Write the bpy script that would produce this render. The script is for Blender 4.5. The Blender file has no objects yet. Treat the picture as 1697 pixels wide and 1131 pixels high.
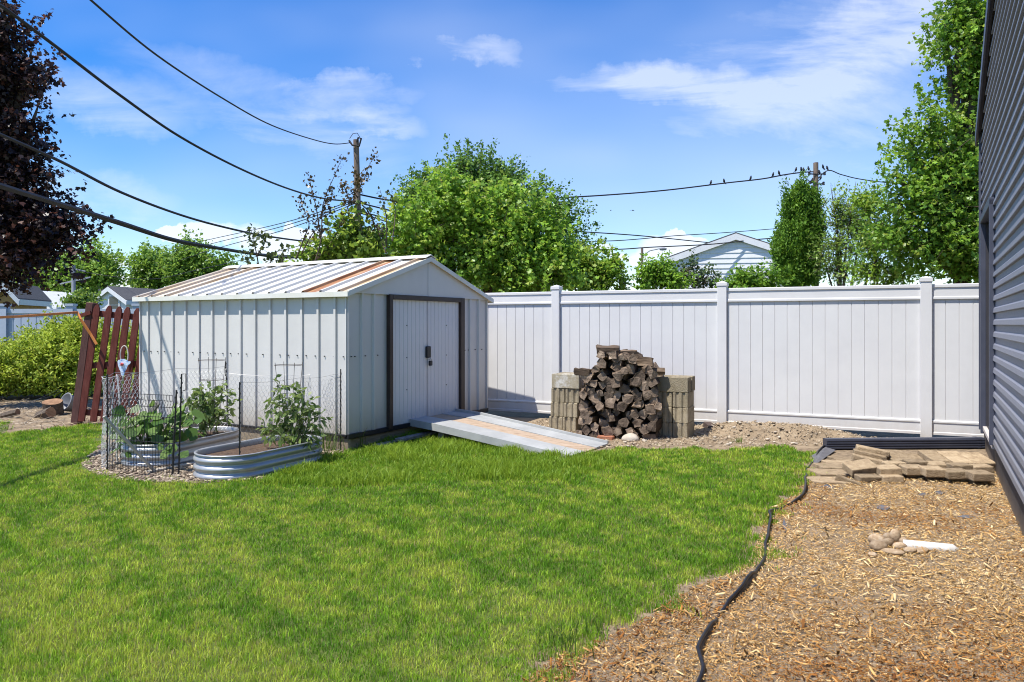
import bpy, math, random
import numpy as np
from mathutils import Vector, Matrix
random.seed(7)
R = np.random.RandomState(11)
sc = bpy.context.scene
col = sc.collection
F, HY, CX, CH = 1236.0, 537.0, 848.5, 1.44      # focal length (px of a 1697 wide picture), horizon row, centre column, eye height
PI = math.pi

def G(px, py, h=0.0):
    """point at height h seen at that place of the survey photograph"""
    z = F * (CH - h) / (py - HY)
    return Vector(((px - CX) / F * z, z, h))
def P(px, py, z):
    return Vector(((px - CX) / F * z, z, CH + (HY - py) / F * z))

# ---------------------------------------------------------------- objects
def tag(o, label=None, cat=None, group=None, kind=None):
    if label: o['label'] = label
    if cat: o['category'] = cat
    if group: o['group'] = group
    if kind: o['kind'] = kind
    return o
def thing(name, label, cat, loc=(0, 0, 0), rz=0, group=None):
    o = bpy.data.objects.new(name, None); col.objects.link(o)
    o.location = loc; o.rotation_euler = (0, 0, rz); o.empty_display_size = .1
    return tag(o, label, cat, group)
def link_mesh(name, me, m, parent=None):
    o = bpy.data.objects.new(name, me); col.objects.link(o)
    for q in (m if isinstance(m, (list, tuple)) else [m]): me.materials.append(q)
    if parent: o.parent = parent
    return o

class MB:
    def __init__(s): s.v = []; s.f = []; s.mi = []; s.cur = 0
    def add(s, vs, fs):
        b = len(s.v); s.v += [tuple(v) for v in vs]
        for f in fs: s.f.append(tuple(b + i for i in f)); s.mi.append(s.cur)
        return s
    def box(s, c, d, rot=None, jit=0):
        hx, hy, hz = d[0] / 2, d[1] / 2, d[2] / 2
        vs = []
        for x, y, z in ((-1,-1,-1),(1,-1,-1),(1,1,-1),(-1,1,-1),(-1,-1,1),(1,-1,1),(1,1,1),(-1,1,1)):
            v = Vector((x*hx, y*hy, z*hz))
            if jit: v += Vector([random.uniform(-jit, jit) for _ in range(3)])
            if rot is not None: v = rot @ v
            vs.append(v + Vector(c))
        return s.add(vs, [(0,3,2,1),(4,5,6,7),(0,1,5,4),(1,2,6,5),(2,3,7,6),(3,0,4,7)])
    def bx(s, x0, x1, y0, y1, z0, z1):
        return s.box(((x0+x1)/2, (y0+y1)/2, (z0+z1)/2), (abs(x1-x0), abs(y1-y0), abs(z1-z0)))
    def bar(s, a, b, w, h=None, up=(0, 0, 1)):
        a, b = Vector(a), Vector(b); h = h or w
        d = (b - a); L = d.length; d.normalize(); u = Vector(up)
        if abs(d.dot(u)) > .98: u = Vector((0, 1, 0))
        x = d.cross(u).normalized(); u = x.cross(d)
        rot = Matrix((x, d, u)).transposed()
        return s.box((a + b) / 2, (w, L, h), rot)
    def tube(s, pts, r, n=6, cap=True):
        pts = [Vector(p) for p in pts]; k = len(pts)
        rs = r if isinstance(r, (list, tuple)) else [r] * k
        vs, fs = [], []; px = None
        for i, p in enumerate(pts):
            d = (pts[min(i+1, k-1)] - pts[max(i-1, 0)])
            if d.length < 1e-9: d = Vector((0, 0, 1))
            d.normalize()
            if px is None: px = d.cross(Vector((0, 0, 1)) if abs(d.z) < .9 else Vector((1, 0, 0))).normalized()
            px = (px - d * px.dot(d)).normalized(); py = d.cross(px)
            for j in range(n):
                a = 2*PI*j/n; vs.append(p + (px*math.cos(a) + py*math.sin(a)) * rs[i])
        for i in range(k-1):
            for j in range(n):
                q = (j+1) % n; fs.append((i*n+j, i*n+q, (i+1)*n+q, (i+1)*n+j))
        if cap: fs.append(tuple(range(n))[::-1]); fs.append(tuple((k-1)*n + j for j in range(n)))
        return s.add(vs, fs)
    def prism(s, poly, a, b):
        """polygon (list of 3D points) swept from offset a to offset b (vectors)"""
        n = len(poly); a, b = Vector(a), Vector(b)
        vs = [Vector(p) + a for p in poly] + [Vector(p) + b for p in poly]
        fs = [tuple(range(n))[::-1], tuple(range(n, 2*n))] + [(i, (i+1) % n, n + (i+1) % n, n + i) for i in range(n)]
        return s.add(vs, fs)
    def strip(s, prof, a, b):
        n = len(prof); a, b = Vector(a), Vector(b)
        return s.add([Vector(p) + a for p in prof] + [Vector(p) + b for p in prof], [(i, i+1, n+i+1, n+i) for i in range(n-1)])
    def lathe(s, prof, n=20, c=(0, 0, 0)):
        vs, fs = [], []; k = len(prof)
        for r, z in prof:
            for j in range(n):
                a = 2*PI*j/n; vs.append((c[0] + r*math.cos(a), c[1] + r*math.sin(a), c[2] + z))
        for i in range(k-1):
            for j in range(n):
                q = (j+1) % n; fs.append((i*n+j, i*n+q, (i+1)*n+q, (i+1)*n+j))
        return s.add(vs, fs)
    def build(s, name, m, parent=None, bevel=0, smooth=False, seg=1):
        me = bpy.data.meshes.new(name); me.from_pydata(s.v, [], s.f); me.update()
        o = link_mesh(name, me, m, parent)
        if any(s.mi): me.polygons.foreach_set('material_index', s.mi)
        if smooth: me.polygons.foreach_set('use_smooth', [True] * len(me.polygons))
        if bevel:
            b = o.modifiers.new('Bevel', 'BEVEL'); b.width = bevel; b.segments = seg; b.limit_method = 'ANGLE'; b.angle_limit = math.radians(40)
        return o

def np_mesh(name, V, Fc, m, parent=None, tint=None, smooth=False):
    V = np.asarray(V, np.float32).reshape(-1, 3); Fc = np.asarray(Fc, np.int32); n, k = Fc.shape
    me = bpy.data.meshes.new(name)
    me.vertices.add(len(V)); me.vertices.foreach_set('co', V.ravel())
    me.loops.add(n*k); me.loops.foreach_set('vertex_index', Fc.ravel())
    me.polygons.add(n); me.polygons.foreach_set('loop_start', np.arange(0, n*k, k, dtype=np.int32))
    if smooth: me.polygons.foreach_set('use_smooth', np.ones(n, bool))
    me.update(calc_edges=True)
    if tint is not None:
        a = me.attributes.new('tint', 'FLOAT_COLOR', 'POINT')
        c = np.ones((len(V), 4), np.float32); c[:, :3] = tint; a.data.foreach_set('color', c.ravel())
    return link_mesh(name, me, m, parent)

def vnoise(x, y, scale, seed=0):
    r = np.random.RandomState(seed); T = r.rand(64, 64)
    x = np.asarray(x) / scale + 100; y = np.asarray(y) / scale + 100
    i, j = np.floor(x).astype(int), np.floor(y).astype(int); u, v = x - i, y - j
    u, v = u*u*(3-2*u), v*v*(3-2*v); g = lambda a, b: T[a % 64, b % 64]
    return (g(i, j)*(1-u)+g(i+1, j)*u)*(1-v) + (g(i, j+1)*(1-u)+g(i+1, j+1)*u)*v

def in_poly(x, y, poly):
    x, y = np.asarray(x), np.asarray(y); c = np.zeros(x.shape, bool); n = len(poly)
    for i in range(n):
        x0, y0 = poly[i][:2]; x1, y1 = poly[(i+1) % n][:2]
        t = ((y0 > y) != (y1 > y)) & (x < (x1-x0)*(y-y0)/((y1-y0) or 1e-9) + x0); c ^= t
    return c

# ---------------------------------------------------------------- materials
def newmat(name):
    m = bpy.data.materials.new(name); m.use_nodes = True
    return m, m.node_tree, m.node_tree.nodes['Principled BSDF']
def mat(name, cols, scale=6, rough=.7, bump=0, bscale=60, metal=0, spec=.3, stretch=(1, 1, 1), detail=5, vary=0, contrast=.2):
    m, nt, b = newmat(name); N, L = nt.nodes, nt.links
    b.inputs['Roughness'].default_value = rough; b.inputs['Metallic'].default_value = metal
    b.inputs['Specular IOR Level'].default_value = spec
    tc = N.new('ShaderNodeTexCoord'); mp = N.new('ShaderNodeMapping'); mp.inputs['Scale'].default_value = stretch
    L.new(tc.outputs['Object'], mp.inputs[0])
    if vary:
        oi = N.new('ShaderNodeObjectInfo'); ad = N.new('ShaderNodeVectorMath'); ad.operation = 'ADD'
        mu = N.new('ShaderNodeMath'); mu.operation = 'MULTIPLY'; mu.inputs[1].default_value = 40
        L.new(oi.outputs['Random'], mu.inputs[0]); L.new(mp.outputs[0], ad.inputs[0]); L.new(mu.outputs[0], ad.inputs[1]); vec = ad.outputs[0]
    else: vec = mp.outputs[0]
    nz = N.new('ShaderNodeTexNoise'); nz.inputs['Scale'].default_value = scale; nz.inputs['Detail'].default_value = detail
    nz.inputs['Roughness'].default_value = .65
    L.new(vec, nz.inputs['Vector'])
    cr = N.new('ShaderNodeValToRGB'); el = cr.color_ramp.elements; k = len(cols)
    while len(el) < k: el.new(.5)
    for i, c in enumerate(cols):
        el[i].position = .5 + (i/(max(k-1, 1)) - .5) * 2 * contrast if k > 1 else 0; el[i].color = (*c, 1)
    if k == 1: el[1].color = (*cols[0], 1)
    L.new(nz.outputs['Fac'], cr.inputs[0]); out = cr.outputs[0]
    if vary:
        hs = N.new('ShaderNodeHueSaturation'); mr = N.new('ShaderNodeMapRange')
        mr.inputs[3].default_value = 1-vary; mr.inputs[4].default_value = 1+vary
        L.new(oi.outputs['Random'], mr.inputs[0]); L.new(mr.outputs[0], hs.inputs['Value']); L.new(out, hs.inputs['Color']); out = hs.outputs[0]
    L.new(out, b.inputs['Base Color'])
    if bump:
        n2 = N.new('ShaderNodeTexNoise'); n2.inputs['Scale'].default_value = bscale; n2.inputs['Detail'].default_value = 5
        L.new(vec, n2.inputs['Vector'])
        bp = N.new('ShaderNodeBump'); bp.inputs['Strength'].default_value = bump; bp.inputs['Distance'].default_value = .01
        L.new(n2.outputs['Fac'], bp.inputs['Height']); L.new(bp.outputs[0], b.inputs['Normal'])
    return m
def grime(m, top, col_, amount, sc_=9, base=0.0):
    nt = m.node_tree; N, L = nt.nodes, nt.links; b = N['Principled BSDF']; src = b.inputs['Base Color'].links[0].from_socket
    tc = N.new('ShaderNodeTexCoord'); sp = N.new('ShaderNodeSeparateXYZ'); L.new(tc.outputs['Object'], sp.inputs[0])
    mr = N.new('ShaderNodeMapRange'); mr.inputs[1].default_value = base; mr.inputs[2].default_value = top; mr.inputs[3].default_value = 1; mr.inputs[4].default_value = 0; L.new(sp.outputs['Z'], mr.inputs[0])
    mp = N.new('ShaderNodeMapping'); mp.inputs['Scale'].default_value = (1, 1, .35); L.new(tc.outputs['Object'], mp.inputs[0])
    nz = N.new('ShaderNodeTexNoise'); nz.inputs['Scale'].default_value = sc_; nz.inputs['Detail'].default_value = 7; nz.inputs['Roughness'].default_value = .7; L.new(mp.outputs[0], nz.inputs['Vector'])
    pw = N.new('ShaderNodeMath'); pw.operation = 'POWER'; pw.inputs[1].default_value = 2; L.new(mr.outputs[0], pw.inputs[0])
    mu = N.new('ShaderNodeMath'); mu.operation = 'MULTIPLY'; L.new(pw.outputs[0], mu.inputs[0]); L.new(nz.outputs['Fac'], mu.inputs[1])
    ad = N.new('ShaderNodeMath'); ad.operation = 'MULTIPLY_ADD'; ad.use_clamp = True; L.new(mu.outputs[0], ad.inputs[0]); ad.inputs[1].default_value = amount*2; ad.inputs[2].default_value = 0
    n2 = N.new('ShaderNodeTexNoise'); n2.inputs['Scale'].default_value = 2.5; n2.inputs['Detail'].default_value = 8; n2.inputs['Roughness'].default_value = .75; L.new(mp.outputs[0], n2.inputs['Vector'])
    m2 = N.new('ShaderNodeMapRange'); m2.inputs[1].default_value = .55; m2.inputs[2].default_value = .85; m2.inputs[4].default_value = .22*amount; L.new(n2.outputs['Fac'], m2.inputs[0])
    mxx = N.new('ShaderNodeMath'); mxx.operation = 'MAXIMUM'; L.new(ad.outputs[0], mxx.inputs[0]); L.new(m2.outputs[0], mxx.inputs[1])
    mi = N.new('ShaderNodeMixRGB'); L.new(mxx.outputs[0], mi.inputs[0]); L.new(src, mi.inputs[1]); mi.inputs[2].default_value = (*col_, 1); L.new(mi.outputs[0], b.inputs['Base Color'])
def tint_mat(name, rough=.55, trans=.3, spec=.3):
    m, nt, b = newmat(name); N, L = nt.nodes, nt.links
    at = N.new('ShaderNodeAttribute'); at.attribute_name = 'tint'
    L.new(at.outputs['Color'], b.inputs['Base Color']); b.inputs['Roughness'].default_value = rough
    b.inputs['Specular IOR Level'].default_value = spec
    if trans:
        tr = N.new('ShaderNodeBsdfTranslucent'); mx = N.new('ShaderNodeMixShader'); mx.inputs[0].default_value = trans
        hs = N.new('ShaderNodeHueSaturation'); hs.inputs['Value'].default_value = 1.3; hs.inputs['Hue'].default_value = .485
        L.new(at.outputs['Color'], hs.inputs['Color']); L.new(hs.outputs[0], tr.inputs[0])
        L.new(b.outputs[0], mx.inputs[1]); L.new(tr.outputs[0], mx.inputs[2])
        L.new(mx.outputs[0], N['Material Output'].inputs['Surface'])
    return m
M = {}
M['vinyl'] = mat('white_vinyl', [(.61,.605,.60), (.66,.655,.645)], 2, .38)
M['shed_wall'] = mat('shed_paint', [(.54,.525,.495), (.60,.585,.55)], 1.3, .42, .35, 2.6, spec=.45)
M['shed_door'] = mat('shed_door_paint', [(.64,.625,.62), (.69,.675,.665)], 2, .45, .05, 4)
M['shed_trim'] = mat('cream_trim', [(.62,.60,.50), (.72,.72,.68)], 3, .5)
M['brown_metal'] = mat('brown_metal', [(.035,.022,.018), (.06,.04,.032)], 5, .45)
M['black'] = mat('black_plastic', [(.012,.012,.014), (.022,.022,.025)], 20, .4)
M['steel'] = mat('bright_steel', [(.5,.5,.5)], 5, .3, metal=.9)
M['timber'] = mat('weathered_timber', [(.16,.13,.09), (.33,.27,.19)], 4, .85, .4, 40, stretch=(1, 6, 12))
M['grey_wood'] = mat('grey_wood', [(.14,.12,.10), (.30,.28,.25)], 5, .85, .4, 40, stretch=(8, 2, 8))
M['pale_wood'] = mat('pale_board', [(.34,.29,.24), (.52,.48,.42)], 4, .8, .3, 40, stretch=(6, 6, 2))
M['ramp_metal'] = mat('galvanised_ramp', [(.30,.305,.295), (.42,.425,.41)], 3, .55, .08, 30, metal=.1)
M['ramp_wood'] = mat('ramp_plank', [(.22,.14,.085), (.40,.30,.21), (.46,.36,.27)], 5, .8, .2, 40, stretch=(1, 8, 8))
M['block'] = mat('concrete_block', [(.19,.155,.10), (.32,.268,.18), (.40,.34,.245)], 9, .92, 1, 90, vary=.14, contrast=.3)
M['block_splash'] = mat('lime_spattered_block', [(.24,.20,.13), (.34,.30,.22), (.62,.62,.60)], 9, .9, .5, 120, vary=.1, contrast=.28)
M['log'] = mat('weathered_bark', [(.036,.025,.017), (.115,.080,.053), (.24,.175,.12)], 9, .9, 1, 40, stretch=(1, .25, 1), vary=.5)
M['log_end'] = mat('weathered_end_grain', [(.055,.039,.028), (.19,.138,.098), (.40,.31,.225)], 11, .9, 1, 50, vary=.5, contrast=.3)
M['paver'] = mat('tumbled_paver', [(.13,.09,.052), (.30,.222,.135), (.40,.315,.205)], 16, .92, 1, 90, vary=.28, contrast=.3)
M['redbrick'] = mat('red_brick', [(.28,.10,.055), (.40,.18,.10)], 9, .9, .5, 90, vary=.1)
M['darkbrick'] = mat('dark_brick', [(.05,.035,.03), (.09,.06,.05)], 9, .8, .4, 90)
M['rock'] = mat('river_rock', [(.20,.13,.075), (.33,.24,.15), (.42,.34,.25)], 22, .8, .5, 90, vary=.25)
M['pvc'] = mat('white_pvc', [(.50,.48,.44), (.66,.66,.66)], 18, .45)
M['downspout'] = mat('slate_aluminium', [(.035,.038,.055), (.05,.055,.075)], 4, .4)
M['siding'] = mat('slate_siding', [(.175,.18,.215), (.215,.22,.26)], 3, .5, .12, 60, stretch=(8, .6, 8))
M['siding_trim'] = mat('navy_trim', [(.05,.056,.082), (.07,.076,.105)], 4, .45)
M['door_dark'] = mat('dark_door', [(.035,.034,.04), (.05,.048,.055)], 4, .5)
M['foundation'] = mat('painted_foundation', [(.022,.02,.022), (.05,.047,.05)], 3, .75, .3, 60)
M['sill'] = mat('concrete_sill', [(.42,.38,.35), (.52,.48,.45)], 9, .8, .2)
M['roofing'] = mat('asphalt_shingle', [(.06,.06,.065), (.10,.10,.105)], 12, .9, .4, 60)
M['galv'] = mat('galvanised_steel', [(.33,.335,.34), (.45,.455,.46)], 4, .42, .03, 8, metal=.55)
M['soil'] = mat('potting_soil', [(.05,.03,.02), (.13,.085,.055)], 30, .95, 1, 80)
M['red_paint'] = mat('barn_red_wood', [(.065,.014,.010), (.125,.027,.018), (.17,.055,.04)], 6, .7, .35, 40, stretch=(5, 5, 1), contrast=.3)
M['red_post'] = mat('weathered_red_post', [(.07,.03,.025), (.13,.06,.05)], 6, .8, .4, 40, stretch=(5, 5, 1))
M['orange'] = mat('orange_strap', [(.65,.22,.05), (.75,.30,.09)], 6, .6)
M['bucket'] = mat('grey_bucket', [(.16,.17,.19), (.22,.23,.25)], 6, .5)
M['wire'] = mat('galvanised_wire', [(.30,.30,.30), (.42,.42,.42)], 6, .45, metal=.4)
M['wire_pale'] = mat('pale_wire', [(.50,.50,.50), (.62,.62,.62)], 6, .5)
M['rusty'] = mat('rusty_wire', [(.06,.05,.045), (.12,.10,.09)], 9, .6)
M['cable'] = mat('black_cable', [(.012,.012,.014), (.025,.025,.028)], 6, .6)
M['pole'] = mat('weathered_pole', [(.13,.09,.065), (.25,.19,.15)], 6, .9, .4, 40, stretch=(6, 6, .6))
M['pole_grey'] = mat('grey_pole', [(.24,.25,.28), (.32,.33,.36)], 6, .8)
M['bark'] = mat('bark', [(.055,.042,.03), (.13,.10,.075)], 9, .9, .7, 40, stretch=(3, 3, .6))
M['white_siding'] = mat('white_siding', [(.68,.68,.69), (.76,.76,.77)], 4, .5)
M['cream_siding'] = mat('cream_siding', [(.45,.44,.42), (.52,.51,.48)], 4, .6)
M['tan_wood'] = mat('tan_shed_wood', [(.36,.20,.06), (.46,.27,.10)], 4, .7)
M['window_frame'] = mat('window_frame', [(.7,.7,.7)], 4, .5)
M['pane'] = mat('window_glass', [(.04,.05,.06)], 4, .08, spec=.6)
M['grey_fence'] = mat('grey_vinyl', [(.36,.41,.50), (.42,.47,.56)], 4, .5)
M['bird'] = mat('black_feathers', [(.01,.01,.012), (.02,.02,.024)], 20, .5)
M['leaf'] = tint_mat('leaf', .42, .45, .45)
M['waxy'] = tint_mat('dark_leaf', .4, .30, .4)
M['needle'] = tint_mat('evergreen_spray', .6, .35)
M['grass'] = tint_mat('grass_blade', .5, .38, .25)
M['chip'] = tint_mat('wood_chip', .8, 0, .2)
M['stone'] = tint_mat('gravel_stone', .8, 0, .25)
M['ornament_b'] = mat('painted_blue', [(.10,.22,.60), (.55,.70,.85), (.8,.8,.85)], 22, .4, contrast=.15)
M['ornament_w'] = mat('pale_metal', [(.55,.50,.46)], 5, .4)
M['ornament_r'] = mat('painted_red', [(.6,.10,.10)], 5, .4)

grime(M['vinyl'], .45, (.34,.29,.22), .55); grime(M['shed_wall'], .75, (.26,.21,.15), .6, 7, .15); grime(M['shed_door'], .6, (.26,.21,.15), .5, 7, .15); grime(M['siding'], 1.1, (.16,.15,.14), .5, 6, .3); grime(M['foundation'], .22, (.20,.15,.10), .9, 8)
# ---------------------------------------------------------------- setting: ground
def sheet(name, pts, z, m, kind='structure', sub=None):
    mb = MB(); mb.add([(p[0], p[1], z) for p in pts], [tuple(range(len(pts)))])
    o = mb.build(name, m); o['kind'] = kind
    return o
m_ground = mat('bare_soil', [(.10,.075,.048), (.24,.18,.115), (.34,.265,.175)], 5, .95, 1, 45, contrast=.28)
m_lawn = mat('lawn_soil', [(.06,.085,.018), (.11,.13,.03)], 7, .95, .8, 60)
m_mulch = mat('mulch_base', [(.10,.07,.042), (.32,.24,.155)], 16, .95, 1, 90)
m_far = mat('far_turf', [(.05,.08,.02), (.09,.12,.035)], .7, .95, .5, 8)
sheet('ground', [(-300,-40), (300,-40), (300,600), (-300,600)], 0, m_far)
def gp(*a): return [G(*p) for p in a]
lawn_edge = gp((1350,752), (1338,800), (1322,826), (1284,850), (1276,882), (1258,935), (1150,985), (1085,1030), (1000,1072), (935,1098), (895,1131))
back_edge = gp((0,722), (60,716), (118,708), (160,706), (170,735), (132,772), (152,786), (205,800), (330,803), (425,797), (522,764), (576,752), (640,730), (700,722), (800,742), (945,764), (1012,746), (1110,744), (1215,747), (1300,742))
e0 = lawn_edge[-1]
lawn_poly = [Vector((-12,11.6,0)), Vector((-9,11.3,0)), Vector((-7.4,10.9,0))] + back_edge[0:] + lawn_edge + [Vector((e0.x-.25,e0.y-.5,0)), Vector((-.6,.2,0)), Vector((-12,.2,0))]
# the lawn is turned so the polygon is simple: left side runs straight back
lawn_poly = [p for p in lawn_poly if True]
soil_poly = [(-14,9.5), (-6.6,7.6), (-2.4,6.6), (1.2,6.9), (3.4,6.9), (3.3,8.0), (5.2,8.0), (9,7.0), (9,14.6), (-14,15)]
sheet('soil', soil_poly, .004, m_ground)
mulch_poly = [(-1.4,.2), (6,.2), (6,9), (3.4,8.6)] + [(p.x-.5, p.y-.1) for p in lawn_edge] + [(-1.4,2.4)]
sheet('mulch_bed', mulch_poly, .008, m_mulch)
lc_ = Vector((-2.5, 6.0, 0)); sheet('lawn', [((p.x-lc_.x)*.965 + lc_.x, (p.y-lc_.y)*.965 + lc_.y) for p in lawn_poly], .012, m_lawn)

# ---------------------------------------------------------------- the metal shed (local x along the door wall, y along the long wall)
GX, GY = .490, .872
A0 = Vector((-1.846, 8.356, 0)); SR = math.atan2(GY, GX)
def S(x, y, z=0):
    return Vector((A0.x + GX*x - GY*y, A0.y + GY*x + GX*y, z))
shed = thing('garden_shed', 'grey ribbed metal garden shed with rust streaked white roof and double doors', 'shed', A0, SR)
W, LN, EZ, BZ, RZ = 3.0, 3.68, 1.81, .195, 2.285
def rib_profile(n, length, off=.1, h=.02, w=.034):
    pr = [0.0]; prof = [(0.0, 0)]
    for k in range(n):
        c = off + k * (length - 2*off) / (n-1)
        prof += [(c-w/2-.004, 0), (c-w/2, h), (c+w/2, h), (c+w/2+.016, 0)]
    return prof + [(length, 0)]
mb = MB(); pr = rib_profile(14, LN, .17, .023, .03)
mb.strip([(-d, y, 0) for y, d in pr], (0, 0, BZ), (0, 0, EZ))
mb.strip([(W+d, y, 0) for y, d in pr][::-1], (0, 0, BZ), (0, 0, EZ))
for yy in (.004, LN-.004): mb.bx(-.024, .002, yy-.008, yy+.008, BZ, EZ)
mb.cur = 1
for k in range(26): mb.box((-.006, .05 + k*.142, 1.07), (.016, .011, .011))
mb.build('long_wall', [M['shed_wall'], M['black']], shed)
for x0, x1, ribs in ((0, .69, (.24, .45)), (2.345, 3.0, (.19, .42))):
    mb = MB(); prof = [(x0, 0, 0)]
    for c in ribs: c += x0; prof += [(c-.028, 0, 0), (c-.017, -.026, 0), (c+.015, -.026, 0), (c+.019, 0, 0)]
    mb.strip(prof + [(x1, 0, 0)], (0, 0, BZ), (0, 0, EZ))
    xx = .006 if x0 == 0 else W-.006; mb.bx(xx-.012, xx+.012, -.02, .004, BZ, EZ); mb.cur = 1
    for x in (.06, .12, .30, .52) if x0 == 0 else (2.41, 2.50, 2.68, 2.86): mb.box((x, -.006, 1.07), (.011, .016, .011))
    mb.build('door_wall', [M['shed_wall'], M['black']], shed)
mb = MB(); mb.bx(.01, W-.01, LN-.012, LN, BZ, EZ); mb.build('rear_wall', M['shed_wall'], shed)
# gable panels
for y0, y1 in ((-.035, -.015), (LN-.02, LN)):
    mb = MB(); mb.prism([(-.02, 0, EZ-.02), (W+.02, 0, EZ-.02), (W+.02, 0, EZ+.005), (W/2, 0, RZ-.02), (-.02, 0, EZ+.005)], (0, y0, 0), (0, y1, 0))
    if y0 < 0: mb.bx(W/2-.012, W/2+.012, -.041, -.034, EZ, RZ-.05)
    mb.build('gable_panel', M['shed_wall'], shed)
# door frame, doors
mb = MB()
mb.bx(.69, .76, -.05, .03, BZ-.02, EZ-.015); mb.bx(2.25, 2.345, -.05, .03, BZ-.02, EZ-.015); mb.bx(.76, 2.25, -.05, .03, EZ-.075, EZ-.015)
mb.bx(.685, .705, -.06, -.05, BZ-.02, EZ-.015)
mb.build('door_frame', M['brown_metal'], shed, .004)
for i, (x0, x1) in enumerate(((.76, 1.503), (1.507, 2.25))):
    mb = MB(); n = 9; prof = []
    for k in range(n):
        a = x0 + (x1-x0)*k/n; b = x0 + (x1-x0)*(k+1)/n
        prof += [(a+.004, -.012, 0), (b-.010, -.012, 0), (b-.007, -.007, 0), (b-.001, -.007, 0)]
    mb.strip(prof, (0, 0, BZ+.01), (0, 0, EZ-.075)); mb.bx(x0, x1, 0, .02, BZ+.01, EZ-.075)
    mb.cur = 1
    for z in (.62, 1.02, 1.42): mb.box(((x0+x1)/2 + (.06 if i else -.06), -.014, z), (.012, .008, .012))
    d = mb.build('sliding_door', [M['shed_door'], M['black']], shed)
    if i == 0:
        mb = MB(); mb.bx(x1-.045, x1+.045, -.045, -.012, 1.0, 1.15); mb.build('latch', M['black'], d, .008)
lk = thing('padlock', 'small black padlock hanging from the shed door latch', 'padlock', S(1.525, -.05, .93), SR)
mb = MB(); mb.box((0, 0, 0), (.06, .03, .065)); mb.build('lock_body', M['black'], lk, .008)
mb = MB(); mb.tube([(.02*math.cos(a), 0, .03 + .035*math.sin(a)) for a in [PI*i/8 for i in range(9)]], .005, 6); mb.build('shackle', M['steel'], lk)
# floor frame and timber skids
mb = MB(); mb.bx(-.012, W+.012, -.03, .03, BZ-.045, BZ+.008); mb.bx(-.03, .0, .0, LN, BZ-.02, BZ+.004)
mb.build('floor_frame', M['black'], shed, .003)
mb = MB(); mb.bx(.0, .05, -.012, LN+.01, -.06, BZ-.022); mb.bx(.05, W, .02, .06, -.06, BZ-.06); mb.bx(W-.05, W, .06, LN, -.06, BZ-.02)
mb.build('timber_skid', M['timber'], shed, .006)
# roof with raised seams
def roof_mat():
    m, nt, b = newmat('rusted_white_roof'); N, L = nt.nodes, nt.links
    b.inputs['Roughness'].default_value = .45
    tc = N.new('ShaderNodeTexCoord'); sp = N.new('ShaderNodeSeparateXYZ'); L.new(tc.outputs['Object'], sp.inputs[0])
    nz = N.new('ShaderNodeTexNoise'); nz.inputs['Scale'].default_value = 3; nz.inputs['Detail'].default_value = 6
    mp = N.new('ShaderNodeMapping'); mp.inputs['Scale'].default_value = (.5, 5, .5); L.new(tc.outputs['Object'], mp.inputs[0]); L.new(mp.outputs[0], nz.inputs['Vector'])
    cr = N.new('ShaderNodeValToRGB'); e = cr.color_ramp.elements
    stops = [(0,0),(.004,.62),(.055,.55),(.062,.03),(.128,.0),(.142,1),(.187,1),(.196,.04),(.26,0),(.74,.02),(.80,.05),(.815,.5),(.862,.45),(.87,.1),(.90,.55),(.945,.6),(.95,.2),(.975,.75),(1,.6)]
    while len(e) < len(stops): e.new(.5)
    for i, (p, v) in enumerate(stops): e[i].position = p; e[i].color = (v, v, v, 1)
    mr = N.new('ShaderNodeMapRange'); mr.inputs[1].default_value = -.09; mr.inputs[2].default_value = LN+.09
    L.new(sp.outputs['Y'], mr.inputs[0]); L.new(mr.outputs[0], cr.inputs[0])
    r2 = N.new('ShaderNodeMapRange'); r2.inputs[1].default_value = .33; r2.inputs[2].default_value = .62; r2.inputs[3].default_value = .35; r2.inputs[4].default_value = 1.15
    L.new(nz.outputs['Fac'], r2.inputs[0])
    mu = N.new('ShaderNodeMath'); mu.operation = 'MULTIPLY'; mu.use_clamp = True; L.new(cr.outputs[0], mu.inputs[0]); L.new(r2.outputs[0], mu.inputs[1])
    c2 = N.new('ShaderNodeValToRGB'); q = c2.color_ramp.elements; q.new(.5)
    for i, (p, c) in enumerate(((0, (.62,.61,.57,1)), (.5, (.52,.38,.22,1)), (1, (.32,.14,.055,1)))): q[i].position = p; q[i].color = c
    L.new(mu.outputs[0], c2.inputs[0]); L.new(c2.outputs[0], b.inputs['Base Color'])
    return m
M['roof'] = roof_mat()
mb = MB(); ov = .07; prof = rib_profile(14, LN + 2*ov, .13, .03, .028)
sl = (RZ - EZ) / (W/2)
for sgn in (0, 1):
    mx = (lambda x: x) if not sgn else (lambda x: W - x)
    ea, rg = (mx(-ov), EZ - ov*sl), (mx(W/2), RZ)
    top = [(y - ov, d) for y, d in prof]
    vs = []; fs = []
    for y, d in top: vs += [(ea[0], y, ea[1] + d + .004), (rg[0], y, rg[1] + d + .004)]
    for i in range(len(top)-1): fs.append((2*i, 2*i+2, 2*i+3, 2*i+1) if not sgn else (2*i, 2*i+1, 2*i+3, 2*i+2))
    mb.add(vs, fs)
    mb.prism([(ea[0], 0, ea[1]-.03), (rg[0], 0, rg[1]-.03), (rg[0], 0, rg[1]), (ea[0], 0, ea[1])], (0, -ov, 0), (0, LN+ov, 0))
roof = mb.build('roof', M['roof'], shed)
mb = MB()
mb.prism([(W/2-.11, 0, RZ-.018), (W/2, 0, RZ+.022), (W/2+.11, 0, RZ-.018), (W/2+.11, 0, RZ-.01), (W/2, 0, RZ+.034), (W/2-.11, 0, RZ-.01)], (0, -ov-.01, .016), (0, LN+ov, .016))
mb.build('ridge_cap', M['shed_trim'], roof)
mb = MB()
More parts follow.
